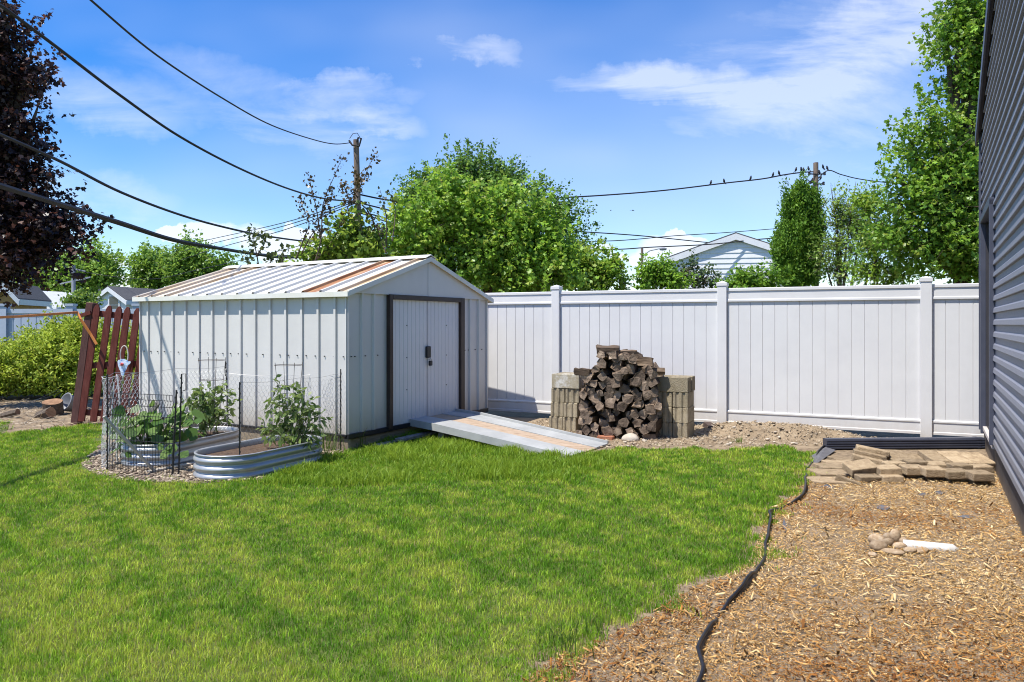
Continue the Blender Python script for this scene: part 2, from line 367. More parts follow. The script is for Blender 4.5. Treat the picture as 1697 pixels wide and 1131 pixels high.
for mx in ((lambda x: x), (lambda x: W - x)):
    x0, x1 = sorted((mx(-ov-.012), mx(-ov))); mb.bx(x0, x1, -ov-.008, LN+ov, EZ-ov*sl-.045, EZ-ov*sl+.012)
    for y0, y1 in ((-ov-.012, -ov), (LN+ov, LN+ov+.012)):
        mb.prism([(mx(-ov), 0, EZ-ov*sl-.04), (mx(W/2), 0, RZ-.04), (mx(W/2), 0, RZ+.018), (mx(-ov), 0, EZ-ov*sl+.018)], (0, y0, 0), (0, y1, 0))
mb.build('roof_trim', M['shed_trim'], roof)

# ---------------------------------------------------------------- ramp at the doors
p0, p1 = Vector((-1.28, 9.363, .245)), Vector((-.772, 10.27, .245))
k0, k1 = Vector((-.915, 8.93, .243)), Vector((-.395, 9.83, .243))
q0, q1 = Vector((.626, 7.98, .03)), Vector((1.14, 8.80, .03))
ramp = thing('ramp', 'low grey metal ramp with a tan plank strip leading up to the shed doors', 'ramp', ((p0+q1)/2).to_tuple()[:2] + (0,))
o0 = Vector(ramp.location)
def rl(a, b, f): return a.lerp(b, f) - o0
def rstrip(f0, f1, th, dz=0):
    mb = MB(); up = Vector((0, 0, dz)); dn = Vector((0, 0, dz-th))
    for a, b, c, d in ((p0, p1, k0, k1), (k0, k1, q0, q1)):
        t = [rl(a, b, f0), rl(a, b, f1), rl(c, d, f1), rl(c, d, f0)]
        mb.add([v+up for v in t] + [v+dn for v in t], [(0,3,2,1),(4,5,6,7),(0,1,5,4),(1,2,6,5),(2,3,7,6),(3,0,4,7)])
    return mb
rstrip(.0, .34, .05).build('metal_track', M['ramp_metal'], ramp)
rstrip(.345, .66, .045, -.008).build('plank', M['ramp_wood'], ramp)
rstrip(.665, 1, .05).build('metal_track', M['ramp_metal'], ramp)
mb = rstrip(.965, 1, .05, .03); mb2 = rstrip(-.022, .0, .085, .004); mb.add(mb2.v, mb2.f); mb.build('side_flange', M['ramp_metal'], ramp)
mb = MB(); a = rl(k0, k1, .15) + Vector((0, 0, -.145)); mb.box((k0.lerp(k1, .5) - o0) + Vector((0, 0, -.145)), (.09, .8, .2), Matrix.Rotation(-.53, 3, 'Z'))
mb.build('support_block', M['grey_wood'], ramp)
for (x0, y0), (x1, y1), z, lab in (((.35, -.12), (1.15, -.16), .03, 'weathered loose plank lying flat under the shed doors'), ((.6, -.25), (1.35, -.24), .075, 'short grey plank lying on another beside the ramp')):
    mb = MB(); a, b = S(x0, y0, z), S(x1, y1, z); mb.bar(a, b, .11, .035); tag(mb.build('plank', M['grey_wood'], None, .004), lab, 'plank')

# ---------------------------------------------------------------- white vinyl fence
f1, f3 = Vector((.674, 11.25, 0)), Vector((5.092, 9.174, 0)); FR = math.atan2(f3.y-f1.y, f3.x-f1.x); SPN = (f3-f1).length/2
def Fp(x, y=0, z=0):
    c, s = math.cos(FR), math.sin(FR); return Vector((f1.x + c*x - s*y, f1.y + s*x + c*y, z))
fence = thing('vinyl_fence', 'tall white vinyl privacy fence with square capped posts behind the firewood', 'fence', f1, FR)
for k in (-2, -1, 0, 1, 2):
    mb = MB(); mb.bx(k*SPN-.0635, k*SPN+.0635, -.0635, .0635, -.05, 1.965); p = mb.build('post', M['vinyl'], fence, .006)
    mb = MB(); mb.bx(k*SPN-.072, k*SPN+.072, -.072, .072, 1.955, 2.0)
    x, h = k*SPN, .072; mb.add([(x-h,-h,2.0),(x+h,-h,2.0),(x+h,h,2.0),(x-h,h,2.0),(x,0,2.028)], [(0,1,4),(1,2,4),(2,3,4),(3,0,4)])
    mb.build('post_cap', M['vinyl'], p, .004)
def fence_panel(x0, x1):
    n = max(2, round((x1-x0)/.152)); prof = []
    for i in range(n):
        a = x0 + (x1-x0)*i/n; b = x0 + (x1-x0)*(i+1)/n
        prof += [(a, -.006, 0), (a+.004, -.014, 0), (b-.004, -.014, 0)]
    mb = MB(); mb.strip(prof + [(x1, -.006, 0)], (0, 0, .2), (0, 0, 1.78)); mb.bx(x0, x1, .008, .014, .2, 1.78)
    pn = mb.build('panel', M['vinyl'], fence)
    for nm, z0, z1 in (('bottom_rail', .085, .265), ('top_rail', 1.735, 1.925)):
        prf = [(-.026, z0), (-.036, z0+.008), (-.036, z0+.03), (-.026, z0+.04), (-.026, z1-.045), (-.038, z1-.038), (-.038, z1-.006), (-.03, z1), (.03, z1), (.03, z0)]
        if nm == 'bottom_rail': prf = [(-.036, z0), (-.036, z0+.028), (-.027, z0+.036), (-.027, z1-.04), (-.036, z1-.03), (-.036, z1-.012), (-.024, z1), (.024, z1), (.03, z0)]
        mb = MB(); mb.prism([(0, y, z) for y, z in prf], (x0, 0, 0), (x1, 0, 0)); mb.build(nm, M['vinyl'], pn)
for k in (-2, -1, 0, 1): fence_panel(k*SPN+.0635, (k+1)*SPN-.0635)
fence_panel(2*SPN+.0635, 2*SPN+.64)
mb = MB(); mb.bx(2*SPN+.64, 2*SPN+.665, -.04, .03, .085, 1.925); mb.build('end_channel', M['vinyl'], fence)

# ---------------------------------------------------------------- concrete block columns
def block_mesh(name, kind):
    """hollow two-cell block 0.40 x 0.19 x 0.19; flanged ends"""
    Lb, Wb, H = .397, .19, .19; w = .032
    if kind == 'half': pass
    mb = MB()
    # plan outline with grooved ends
    out = [(-Lb/2, -Wb/2), (Lb/2, -Wb/2)]
    e = [(Lb/2, -Wb/2), (Lb/2, -.062), (Lb/2-.016, -.055), (Lb/2-.016, -.026), (Lb/2, -.019), (Lb/2, .019), (Lb/2-.016, .026), (Lb/2-.016, .055), (Lb/2, .062), (Lb/2, Wb/2)]
    pl = e + [(-x, -y) for x, y in e]
    bm_holes = [(-.167, -.015), (.015, .167)]
    me = bpy.data.meshes.new(name)
    import bmesh
    bm = bmesh.new(); edges = []
    def loop(pts):
        vs = [bm.verts.new((x, y, H/2)) for x, y in pts]
        for i in range(len(vs)): edges.append(bm.edges.new((vs[i], vs[(i+1) % len(vs)])))
    loop(pl)
    for a, b in bm_holes: loop([(a, -Wb/2+w), (b, -Wb/2+w), (b, Wb/2-w), (a, Wb/2-w)])
    r = bmesh.ops.triangle_fill(bm, edges=edges, use_beauty=True, use_dissolve=False)
    g = bmesh.ops.extrude_face_region(bm, geom=bm.faces[:])
    for v in [x for x in g['geom'] if isinstance(x, bmesh.types.BMVert)]: v.co.z = -H/2
    bmesh.ops.recalc_face_normals(bm, faces=bm.faces[:])
    bm.to_mesh(me); bm.free(); return me
bmesh_data = block_mesh('concrete_block', 'full')
def put_block(p, rz, roll, label, m='block', pitch=0):
    """roll 0: cells up; roll 1: a block end faces the viewer, cells up, long way back"""
    me = bmesh_data
    if m != 'block': me = bmesh_data.copy()
    o = bpy.data.objects.new('concrete_block', me); col.objects.link(o)
    if not me.materials: me.materials.append(M[m])
    elif m != 'block': me.materials[0] = M[m]
    o.location = p; o.rotation_euler = (pitch, 0, rz)
    b = o.modifiers.new('Bevel', 'BEVEL'); b.width = .006; b.segments = 1; b.limit_method = 'ANGLE'
    return tag(o, label, 'block', 'concrete blocks stacked beside the firewood')
bc = G(1141, 728); bdir = Vector((math.cos(FR), math.sin(FR), 0)); bback = Vector((-bdir.y, bdir.x, 0))
rows = ['bottom', 'second', 'third']
jr = random.Random(3)
for r in range(3):
    for c in range(2):
        p = bc - bdir*(.103 + .2*(1-c) + .004) + bback*(.205 + jr.uniform(-.006, .006)) + Vector((0, 0, .096 + r*.192)) + bdir*jr.uniform(-.004, .004)
        put_block(p, FR + PI/2 + jr.uniform(-.02, .02), 1, f'{rows[r]} row {"inner" if c == 0 else "outer"} concrete block in the neat column by the tall fence post')
put_block(bc - bdir*.205 + bback*.098 + Vector((0, 0, .096 + 3*.192)), FR - .01, 0, 'clean concrete block lying across the top of the neat block column')
put_block(bc - bdir*.195 + bback*.30 + Vector((0, 0, .096 + 3*.192)), FR + .015, 0, 'concrete block behind the clean one on top of the neat block column')
lc = G(957, 717); LR = math.radians(-24); ld = Vector((math.cos(LR), math.sin(LR), 0)); lb = Vector((-ld.y, ld.x, 0))
for r in range(3):
    for c in range(2):
        p = lc - ld*(.103 + .2*(1-c) - r*.0 + (.012 if r == 0 else -.01*r)) + lb*(.205 + jr.uniform(-.01, .01)) + Vector((0, 0, .096 + r*.192))
        put_block(p, LR + PI/2 + jr.uniform(-.03, .03), 1, f'{rows[r]} row {"outer" if c == 0 else "inner"} concrete block in the leaning column at the foot of the ramp')
put_block(lc - ld*.17 + lb*.10 + Vector((0, 0, .096 + 3*.192)), LR - .05, 0, 'white spattered concrete block on top of the column nearest the ramp', 'block_splash')
put_block(lc - ld*.16 + lb*.305 + Vector((0, 0, .096 + 3*.192)), LR + .05, 0, 'concrete block behind the white spattered one near the ramp')

# ---------------------------------------------------------------- firewood
lr_ = np.random.RandomState(5); PW = .5*(math.cos(0)); pile0 = G(961, 727); pile1 = G(1092, 731)
pd = (pile1 - pile0); PWID = pd.length; pd.normalize(); pb = Vector((-pd.y, pd.x, 0)); PR = math.atan2(pd.y, pd.x)
def pile_top(u):                                   # outline of the heap across its width
    xs = [0, .06, .16, .27, .34, .52, .66, .80, .95, 1.04, 1.2]; hs = [.58, .74, .92, 1.0, 1.10, 1.12, 1.06, .98, .86, .74, .66]
    return np.interp(u, [x*PWID/1.04 for x in xs], hs)
circ = []
for tr in range(9000):
    rr = lr_.uniform(.040, .066); u = lr_.uniform(rr*.6, PWID - rr*.6); z = rr*.8
    best = None
    for zz in np.arange(rr*.8, 1.2, .01):
        if all((u-a)**2 + (zz-b)**2 > ((rr+c)*.90)**2 for a, b, c in circ): best = zz; break
    if best is not None and best + rr < pile_top(u): circ.append((u, best, rr))
    if len(circ) > 170: break
def log_mesh(rr, L, rg):
    k = rg.choice([3, 4, 4, 5]); a0 = rg.uniform(0, 2*PI)
    ang = [a0 + 2*PI*(i + rg.uniform(-.22, .22))/k for i in range(k)]
    sec = []
    for i in range(k):
        a, b = ang[i], ang[(i+1) % k]
        ra = rr*rg.uniform(1.0, 1.42); sec.append((ra*math.cos(a), ra*math.sin(a)))
        bb = b if b > a else b + 2*PI; m_ = (a+bb)/2; rm = rr*rg.uniform(.84, 1.04); sec.append((rm*math.cos(m_), rm*math.sin(m_)))
    n = len(sec); mb = MB(); st = 5; vs = []
    for i in range(st):
        y = -L/2 + L*i/(st-1); sc_ = rg.uniform(.93, 1.06); dx, dz = rg.uniform(-.006, .006, 2)
        for x, z in sec: vs.append((x*sc_ + dx + rg.uniform(-.004, .004), y + (rg.uniform(-.012, .012) if i in (0, st-1) else 0), z*sc_ + dz + rg.uniform(-.004, .004)))
    fs = [(i*n+j, i*n+(j+1) % n, (i+1)*n+(j+1) % n, (i+1)*n+j) for i in range(st-1) for j in range(n)]
    mb.add(vs, fs); mb.cur = 1; b = 0
    mb.f.append(tuple(range(n))[::-1]); mb.mi.append(1); mb.f.append(tuple((st-1)*n + j for j in range(n))); mb.mi.append(1)
    return mb
def put_log(p, rr, L, rz, tilt, label, m=None):
    o = log_mesh(rr, L, lr_).build('firewood_log', m or [M['log'], M['log_end']], None)
    o.location = p; o.rotation_euler = (tilt, 0, rz)
    return tag(o, label, 'firewood', 'split logs in the firewood pile')
for i, (u, z, rr) in enumerate(circ):
    L = lr_.uniform(.36, .46); p = pile0 + pd*u + pb*(.22 + lr_.uniform(-.035, .03)) + Vector((0, 0, z))
    put_log(p, rr*1.06, L, PR + lr_.uniform(-.34, .34), lr_.uniform(-.12, .12), 'dark weathered split log stacked end on between the two block columns')
    if z < .98: put_log(p + pb*.38 + pd*.05 + Vector((0, 0, .035)), rr*1.4, .34, PR + lr_.uniform(-.1, .1), 0, 'dark weathered split log stacked end on between the two block columns')
for px, py, L, rr, da, lab in ((1007, 581, .28, .055, 1.50, 'split log lying crosswise at the very top of the firewood pile'), (1040, 586, .25, .045, 1.62, 'darker split log lying crosswise just below the topmost one'),
        (1054, 601, .42, .06, 1.42, 'long thick split log lying crosswise on the shoulder of the pile'), (1079, 615, .32, .05, 1.75, 'split log sloping down towards the neat block column'),
        (965, 616, .19, .05, 1.35, 'split log resting crosswise over the white spattered block'), (1024, 592, .26, .05, .5, 'pale rough split log jutting out under the topmost log')):
    put_log(P(px, py, 9.42), rr, L, PR + da, 0, lab)
for px, py, L, rr, da, lab in ((933, 714, .3, .04, .1, ''), ):
    pass

# ---------------------------------------------------------------- loose bricks and stones by the fence
def brick(px, py, d, m, label, rz=0, tilt=(0, 0), z=None):
    p = G(px, py); mb = MB(); mb.box((0, 0, 0), d, None, .003); o = mb.build('brick', M[m], None, .006)
    o.location = (p.x, p.y, (d[2]/2 - .004) if z is None else z); o.rotation_euler = (tilt[0], tilt[1], rz); return tag(o, label, 'brick')
brick(1176, 716, (.10, .2, .11), 'darkbrick', 'dark brown brick standing beside the neat block column', .2, (.2, .1))
brick(1215, 716, (.30, .22, .03), 'redbrick', 'flat orange brick tile at the foot of the middle fence post', -.3)
brick(1272, 711, (.2, .1, .06), 'redbrick', 'half buried red brick lying on the dirt mound', .5, (.1, -.2), .06)
brick(1343, 714, (.2, .1, .07), 'redbrick', 'tilted red brick at the far end of the dirt mound', -.5, (.5, .3), .08)
brick(1004, 729, (.2, .1, .05), 'redbrick', 'flat reddish brick in front of the firewood pile', -.4)
brick(535, 741, (.22, .12, .05), 'redbrick', 'reddish brick lying beside the shed skid behind the tall weeds', .9)
brick(425, 716, (.22, .12, .05), 'redbrick', 'dusty brick against the long side of the shed', 1.1)

def ico():
    t = (1 + 5**.5)/2; V = np.array([(-1,t,0),(1,t,0),(-1,-t,0),(1,-t,0),(0,-1,t),(0,1,t),(0,-1,-t),(0,1,-t),(t,0,-1),(t,0,1),(-t,0,-1),(-t,0,1)], float)
    V /= np.linalg.norm(V[0]); Fc = [(0,11,5),(0,5,1),(0,1,7),(0,7,10),(0,10,11),(1,5,9),(5,11,4),(11,10,2),(10,7,6),(7,1,8),(3,9,4),(3,4,2),(3,2,6),(3,6,8),(3,8,9),(4,9,5),(2,4,11),(6,2,10),(8,6,7),(9,8,1)]
    return V, np.array(Fc)
def stone_obj(name, p, d, rz, m, label, cat, group, seed, lumpy=.12):
    import bmesh
    rg = random.Random(seed); bm = bmesh.new(); bmesh.ops.create_icosphere(bm, subdivisions=3, radius=1)
    ph = [(Vector((rg.uniform(-1,1), rg.uniform(-1,1), rg.uniform(-1,1))).normalized(), rg.uniform(-lumpy, lumpy)) for _ in range(9)]
    for v in bm.verts:
        n = v.co.normalized(); s = 1 + sum(a * max(0, n.dot(q))**3 for q, a in ph); v.co = Vector((n.x*d[0]/2*s, n.y*d[1]/2*s, n.z*d[2]/2*s))
    me = bpy.data.meshes.new(name); bm.to_mesh(me); bm.free(); me.polygons.foreach_set('use_smooth', [True]*len(me.polygons))
    o = link_mesh(name, me, m); o.location = p; o.rotation_euler = (0, 0, rz); return tag(o, label, cat, group)
stone_obj('rock', G(1046, 731) + Vector((0, 0, .03)), (.22, .16, .12), .3, mat('pale_limestone', [(.36,.31,.24), (.56,.50,.42)], 8, .9, .5), 'pale chunk of limestone in front of the firewood pile', 'rock', None, 3, .3)
rk = [(1455, 916, .085, .06, .07), (1453, 905, .085, .06, .075), (1472, 899, .06, .045, .055), (1484, 902, .065, .05, .10), (1472, 909, .06, .045, .06), (1491, 913, .075, .05, .05), (1478, 921, .11, .06, .035), (1508, 919, .07, .05, .04), (1497, 906, .05, .045, .055), (1446, 925, .05, .04, .03), (1525, 918, .09, .05, .03)]
rl_lab = ['rounded buff river rock at the near end of the rock cluster', 'large smooth tan river rock, leftmost of the cluster beside the white pipe', 'small rounded rock perched at the top of the cluster', 'upright egg shaped tan rock at the top of the cluster', 'pinkish rock in the middle of the cluster', 'oval brown rock in front of the white pipe end', 'broad flat rock at the front of the cluster', 'low rounded rock touching the white pipe', 'small brown rock leaning against the white pipe end', 'small flat rock set apart at the edge of the cluster', 'flat greenish grey rock lying along the white pipe']
for i, (px, py, a, b, h) in enumerate(rk):
    stone_obj('river_rock', G(px, py) + Vector((0, 0, h*.42 + .01)), (a*1.2, b*1.25, h), R.uniform(-.6, .6), M['rock'], rl_lab[i], 'rock', 'river rocks piled at the pipe end', 20+i, .15)
pa, pb_ = G(1497, 908) + Vector((0, 0, .018)), G(1588, 915) + Vector((0, 0, .012))
mb = MB(); mb.tube([pa, pa.lerp(pb_, .5), pa.lerp(pb_, .9), pb_], [.034, .034, .034, .012], 16); tag(mb.build('pipe', M['pvc'], None, 0, True), 'white plastic drain pipe half buried in the wood chips', 'pipe')

# ---------------------------------------------------------------- pavers
def pv(zx, zy, d, ht, rz=0, tilt=(0, 0), label='', m='paver'):
    px, py = 1240 + zx/3.232, 650 + zy/3.232; p = G(px, py, ht); mb = MB(); mb.box((0, 0, 0), d, None, .004)
    o = mb.build('paver', M[m], None, .009, False, 2); o.location = (p.x, p.y, ht - d[2]/2); o.rotation_euler = (tilt[0], tilt[1], rz)
    return tag(o, label, 'paver', 'tan concrete pavers at the garage corner')
h1, h2 = .06, .12; b2 = (.2, .2, .058); bl = (.2, .125, .058)
front = [(745, 398), (880, 396), (985, 404), (1105, 414), (1235, 424)]
nth = ['nearest the leaning pavers', 'second along', 'third along', 'fourth along', 'beside the garage foundation']
for i, (zx, zy) in enumerate(front):
    pv(zx, zy, (.192, .15, .072), h2 + .012 - .006*(i % 2), -.02 + .015*((i*5) % 3), (.05 + .02*(i % 2), .015*((i*7) % 3 - 1)), f'front top row paver on the double layer, {nth[i]}')
    pv(zx + 6, zy + 30, (.2, .13, .058), h1, .03*(i % 2), (0, 0), f'front bottom layer paver under the top row, {nth[i]}')
mid = [(778, 372), (895, 366), (1008, 377), (1128, 384), (1240, 391)]
for i, (zx, zy) in enumerate(mid):
    pv(zx, zy, (.186, .14, .06), h2 + .002 + .008*(i % 2), .015*(i-2), (.05*(i % 3), .02*((i*7) % 3 - 1)), f'middle row paver, {nth[i]}')
    pv(zx, zy+8, (.2, .115, .058), h1 - .008, .0, (0, 0), f'middle row paver underneath, {nth[i]}')
back = [(795, 334, .20, .28), (893, 342, .19, .16), (1002, 338, .205, .30), (1108, 345, .20, .30), (1222, 348, .215, .28)]
for i, (zx, zy, w, d) in enumerate(back):
    pv(zx, zy, (w, d, .058), .137 if i != 1 else .11, .02*(i-2), (.22 + .02*(i % 2), .01*(i % 3)), f'back row tilted paver beside the dark downspout, {nth[i]}')
pv(665, 300, (.30, .11, .06), .20, -.28, (0, .16), 'tilted paver at the very top of the leaning stack')
pv(650, 325, (.30, .11, .06), .165, -.3, (0, .18), 'tilted paver second from the top of the leaning stack')
pv(640, 350, (.28, .12, .06), .135, -.3, (0, .2), 'tilted paver lowest in the leaning stack')
pv(600, 385, (.26, .17, .07), .14, .12, (.28, -.12), 'broad paver tipped forward at the end of the wall')
pv(640, 445, (.2, .11, .06), .07, .1, (.1, 0), 'paver under the broad tipped one')
pv(765, 447, (.19, .1, .058), .07, 0, (.0, 0), 'front paver with a dark face in the bottom layer')
pv(532, 462, (.22, .05, .10), .06, -.5, (0, .35), 'small paver on edge leaning at the lawn side')
for i, (zx, zy, w, d, l) in enumerate(((515, 353, .26, .22, 'farthest from the viewer'), (492, 372, .3, .22, 'second from the downspout'), (460, 392, .34, .24, 'in the middle of the strip'), (452, 425, .38, .27, 'nearly level with the wood chips'), (424, 466, .33, .26, 'nearest the viewer'))):
    pv(zx, zy, (w, d, .05), .035, .05, (0, .02), f'flat paver sunk beside the lawn edge, {l}')
# dark downspout lying in front of the fence
ds0, ds1 = G(1370, 748) + Vector((0, .05, .075)), G(1636, 746) + Vector((-.02, .05, .075))
ds = thing('downspout', 'dark slate downspout lying on the ground along the fence', 'downspout', ds0, math.atan2(ds1.y-ds0.y, ds1.x-ds0.x))
DL = (ds1-ds0).length; mb = MB(); prf = []
for i in range(4):
    z = -.055 + i*.0275; prf += [(-.042, z), (-.05, z+.006), (-.05, z+.018), (-.042, z+.024)]
prf = prf + [(-.042, .057), (-.03, .062)] + [(.04, .062), (.05, .05), (.05, -.05), (.04, -.06), (-.03, -.06)]
mb.prism([(0, y, z) for y, z in prf], (0, 0, 0), (DL, 0, 0)); mb.build('tube', M['downspout'], ds)
mb = MB(); mb.prism([(0, y*1.06, z*1.06) for y, z in prf], (DL-.09, 0, 0), (DL-.05, 0, 0)); mb.build('crimped_collar', M['downspout'], ds)
# black landscape edging
eg = [G(*p) for p in ((1372,741),(1352,752),(1346,772),(1342,800),(1326,826),(1290,846),(1282,856),(1277,885),(1262,936),(1238,966),(1206,1006),(1196,1036),(1162,1082),(1140,1131),(1128,1170))]
def smooth(pts, sub=4):
    out = []
    for i in range(len(pts)-1):
        a, b, c, d = pts[max(i-1, 0)], pts[i], pts[i+1], pts[min(i+2, len(pts)-1)]
        for k in range(sub):
            t = k/sub; out.append(.5*((2*b) + (c-a)*t + (2*a-5*b+4*c-d)*t*t + (3*b-a-3*c+d)*t**3))
    return out + [pts[-1]]
eg = smooth(eg); ed = thing('landscape_edging', 'wavy strip of black plastic edging between lawn and wood chips', 'edging', (eg[20].x, eg[20].y, 0))
mb = MB(); o_ = Vector(ed.location); er = np.random.RandomState(3)
hh = [.036 + .020*math.sin(i*.55) + er.uniform(-.012, .012) for i in range(len(eg))]
wo = [Vector((.035*math.sin(i*.4) + er.uniform(-.012, .012), 0, 0)) for i in range(len(eg))]
top = [p - o_ + w + Vector((.02*math.sin(i*.5), 0, h)) for i, (p, h, w) in enumerate(zip(eg, hh, wo))]
mb.tube(top, .0085, 8); mb.build('rounded_lip', M['black'], ed, 0, True)
mb = MB()
for i in range(len(eg)-1):
    a, b = top[i], top[i+1]; c, d = eg[i]-o_+wo[i]+Vector((.012, 0, -.03)), eg[i+1]-o_+wo[i+1]+Vector((.012, 0, -.03)); n = Vector((.004, 0, 0))
    mb.add([a-n, b-n, d-n, c-n, a+n, b+n, d+n, c+n], [(0,1,2,3), (7,6,5,4), (0,4,5,1), (3,2,6,7)])
mb.build('strip', M['black'], ed, 0, True)
def flap(pts, name, label, th=.006, m='black'):
    ps = [G(px, py, h) for px, py, h in pts]; mb = MB(); mb.prism([tuple(p) for p in ps], (0, 0, 0), (0, 0, th)); return tag(mb.build(name, M[m], None), label, 'plastic scrap')
M['scrap'] = mat('dusty_plastic', [(.07,.07,.08), (.14,.135,.14)], 9, .6)
flap([(1345,756,.02),(1368,742,.05),(1385,747,.03),(1378,752,.02),(1350,772,.02)], 'plastic_sheet', 'folded black plastic flap at the end of the edging by the downspout', .006, 'scrap')
for i, (px, py, w, h, lb_) in enumerate(((1463, 842, 26, 10, 'near the middle of the wood chips'), (1600, 857, 26, 6, 'near the garage foundation'), (1530, 821, 16, 8, 'just in front of the paver wall'), (1556, 817, 20, 6, 'below the fourth front paver'), (1373, 807, 26, 8, 'at the nearest flat paver'), (1352, 973, 14, 6, 'in the chips below the lawn corner'), (1300, 872, 8, 22, 'along the edging where it bends'))):
    a = [(px-w/2, py, .016), (px-w*.1, py-h/2, .03), (px+w/2, py-h*.1, .018), (px+w*.2, py+h/2, .014)]
    flap(a, 'fabric_scrap', f'torn scrap of grey weed fabric showing {lb_}', .003, 'scrap')

# ---------------------------------------------------------------- slate sided garage
W0 = Vector((5.285, 8.28, 0))
gar = thing('garage', 'dark slate lap sided garage with a recessed side door and black foundation', 'garage', W0, SR)
XF, XN, ZE, RS, XR = .52, -7.3, 3.70, .36, -3.0
def rake(x): return ZE + RS*(XF - x) if x > XR else ZE + RS*(XF - XR) - RS*(XR - x)
mb = MB(); CO = .112; D0, D1, DZ = -1.45, 0.0, 2.56
k = 0
while True:
    z0 = .31 + k*CO; z1 = z0 + CO + .004
    if z0 > rake(XR): break
    xa = XF if z1 < ZE else XF - (z1-ZE)/RS
    xb = XN if z1 < rake(XN) else XR - (rake(XR)-z1)/RS
    if xa > xb:
        segs = [(xb, xa)] if z0 > DZ else [(xb, D0), (D1, xa)]
        for a, b in segs:
            if b - a > .02: mb.strip([(0, .026, z1), (0, .029, z0+.056), (0, .042, z0+.040), (0, .047, z0+.004), (0, .045, z0), (0, .026, z0-.001)], (a, 0, 0), (b, 0, 0))
    k += 1
mb.build('siding', M['siding'], gar)
mb = MB()
mb.bx(XN, D0, -.12, .02, .30, 3.6); mb.bx(D1, XF-.004, -.12, .02, .30, 3.6); mb.bx(D0, D1, -.12, .02, DZ, 3.6)
mb.prism([(XN, 0, 3.604), (XF-.004, 0, 3.604), (XF-.004, 0, ZE-.02), (XR, 0, rake(XR)-.02), (XN, 0, rake(XN)-.02)], (0, -.12, 0), (0, .02, 0))
mb.bx(XF-.12, XF-.006, -6.5, -.122, .30, ZE)
mb.build('wall', M['siding_trim'], gar)
mb = MB(); mb.bx(XN, XN+.12, -6.38, -.122, .0, 3.6); mb.build('end_wall', M['siding_trim'], gar)
mb = MB(); mb.bx(XN, XF-.125, -6.5, -6.382, .0, 3.6); mb.build('rear_wall', M['siding_trim'], gar)
mb = MB(); mb.bx(XN, XF-.01, -.14, .012, -.1, .305); mb.build('foundation', M['foundation'], gar, .004)
mb = MB(); mb.bx(XF-.012, XF+.03, .0, .062, .20, ZE-.02); mb.bx(XF, XF+.03, -.1, .0, .2, ZE-.02); mb.build('corner_trim', M['siding_trim'], gar)
mb = MB(); mb.bx(D0-.055, D0, .02, .075, .30, DZ+.05); mb.bx(D1, D1+.05, .02, .07, .22, DZ+.05); mb.bx(D0-.055, D1+.05, .02, .075, DZ, DZ+.07)
fr = mb.build('door_trim', M['siding_trim'], gar, .003)
mb = MB(); mb.bx(D0, D1, -.115, -.085, .30, DZ); mb.bx(D0+.2, D1-.2, -.085, -.078, .6, 1.3); mb.bx(D0+.2, D1-.2, -.085, -.078, 1.45, 2.2)
dr = mb.build('door', M['door_dark'], gar)
mb = MB(); mb.lathe([(0, 0), (.028, .0), (.03, .03), (.02, .05), (0, .052)], 14, (0, 0, 0)); kn = mb.build('knob', M['steel'], dr, 0, True); kn.location = (D1-.12, -.078, 1.2); kn.rotation_euler = (-PI/2, 0, 0)
mb = MB(); mb.bx(D0, D1, -.085, .05, .255, .30); mb.build('threshold', M['sill'], gar, .004)
for xa, xb in ((D1-.012, D1-.002), (D0+.002, D0+.012)):
    mb = MB(); mb.bx(xa, xb, -.085, .02, .302, DZ-.002); mb.build('door_jamb', M['door_dark'], gar)
mb = MB()
for xa, xb in ((XF+.12, XR), (XR, XN-.1)):
    za, zb = ZE + RS*(XF-xa) if xa > XR else rake(xa), rake(xb)
    mb.prism([(xa, 0, za), (xb, 0, zb), (xb, 0, zb+.05), (xa, 0, za+.05)], (0, -6.6, 0), (0, .075, 0))
rf = mb.build('roof', M['roofing'], gar)
mb = MB()
for xa, xb in ((XF+.13, XR), (XR, XN-.1)):
    za, zb = ZE + RS*(XF-xa) if xa > XR else rake(xa), rake(xb)
    mb.prism([(xa, 0, za-.10), (xb, 0, zb-.10), (xb, 0, zb+.055), (xa, 0, za+.055)], (0, .077, 0), (0, .095, 0))
    mb.prism([(xa, 0, za-.035), (xb, 0, zb-.035), (xb, 0, zb-.003), (xa, 0, za-.003)], (0, .045, 0), (0, .075, 0))
mb.build('rake_board', M['siding_trim'], rf)

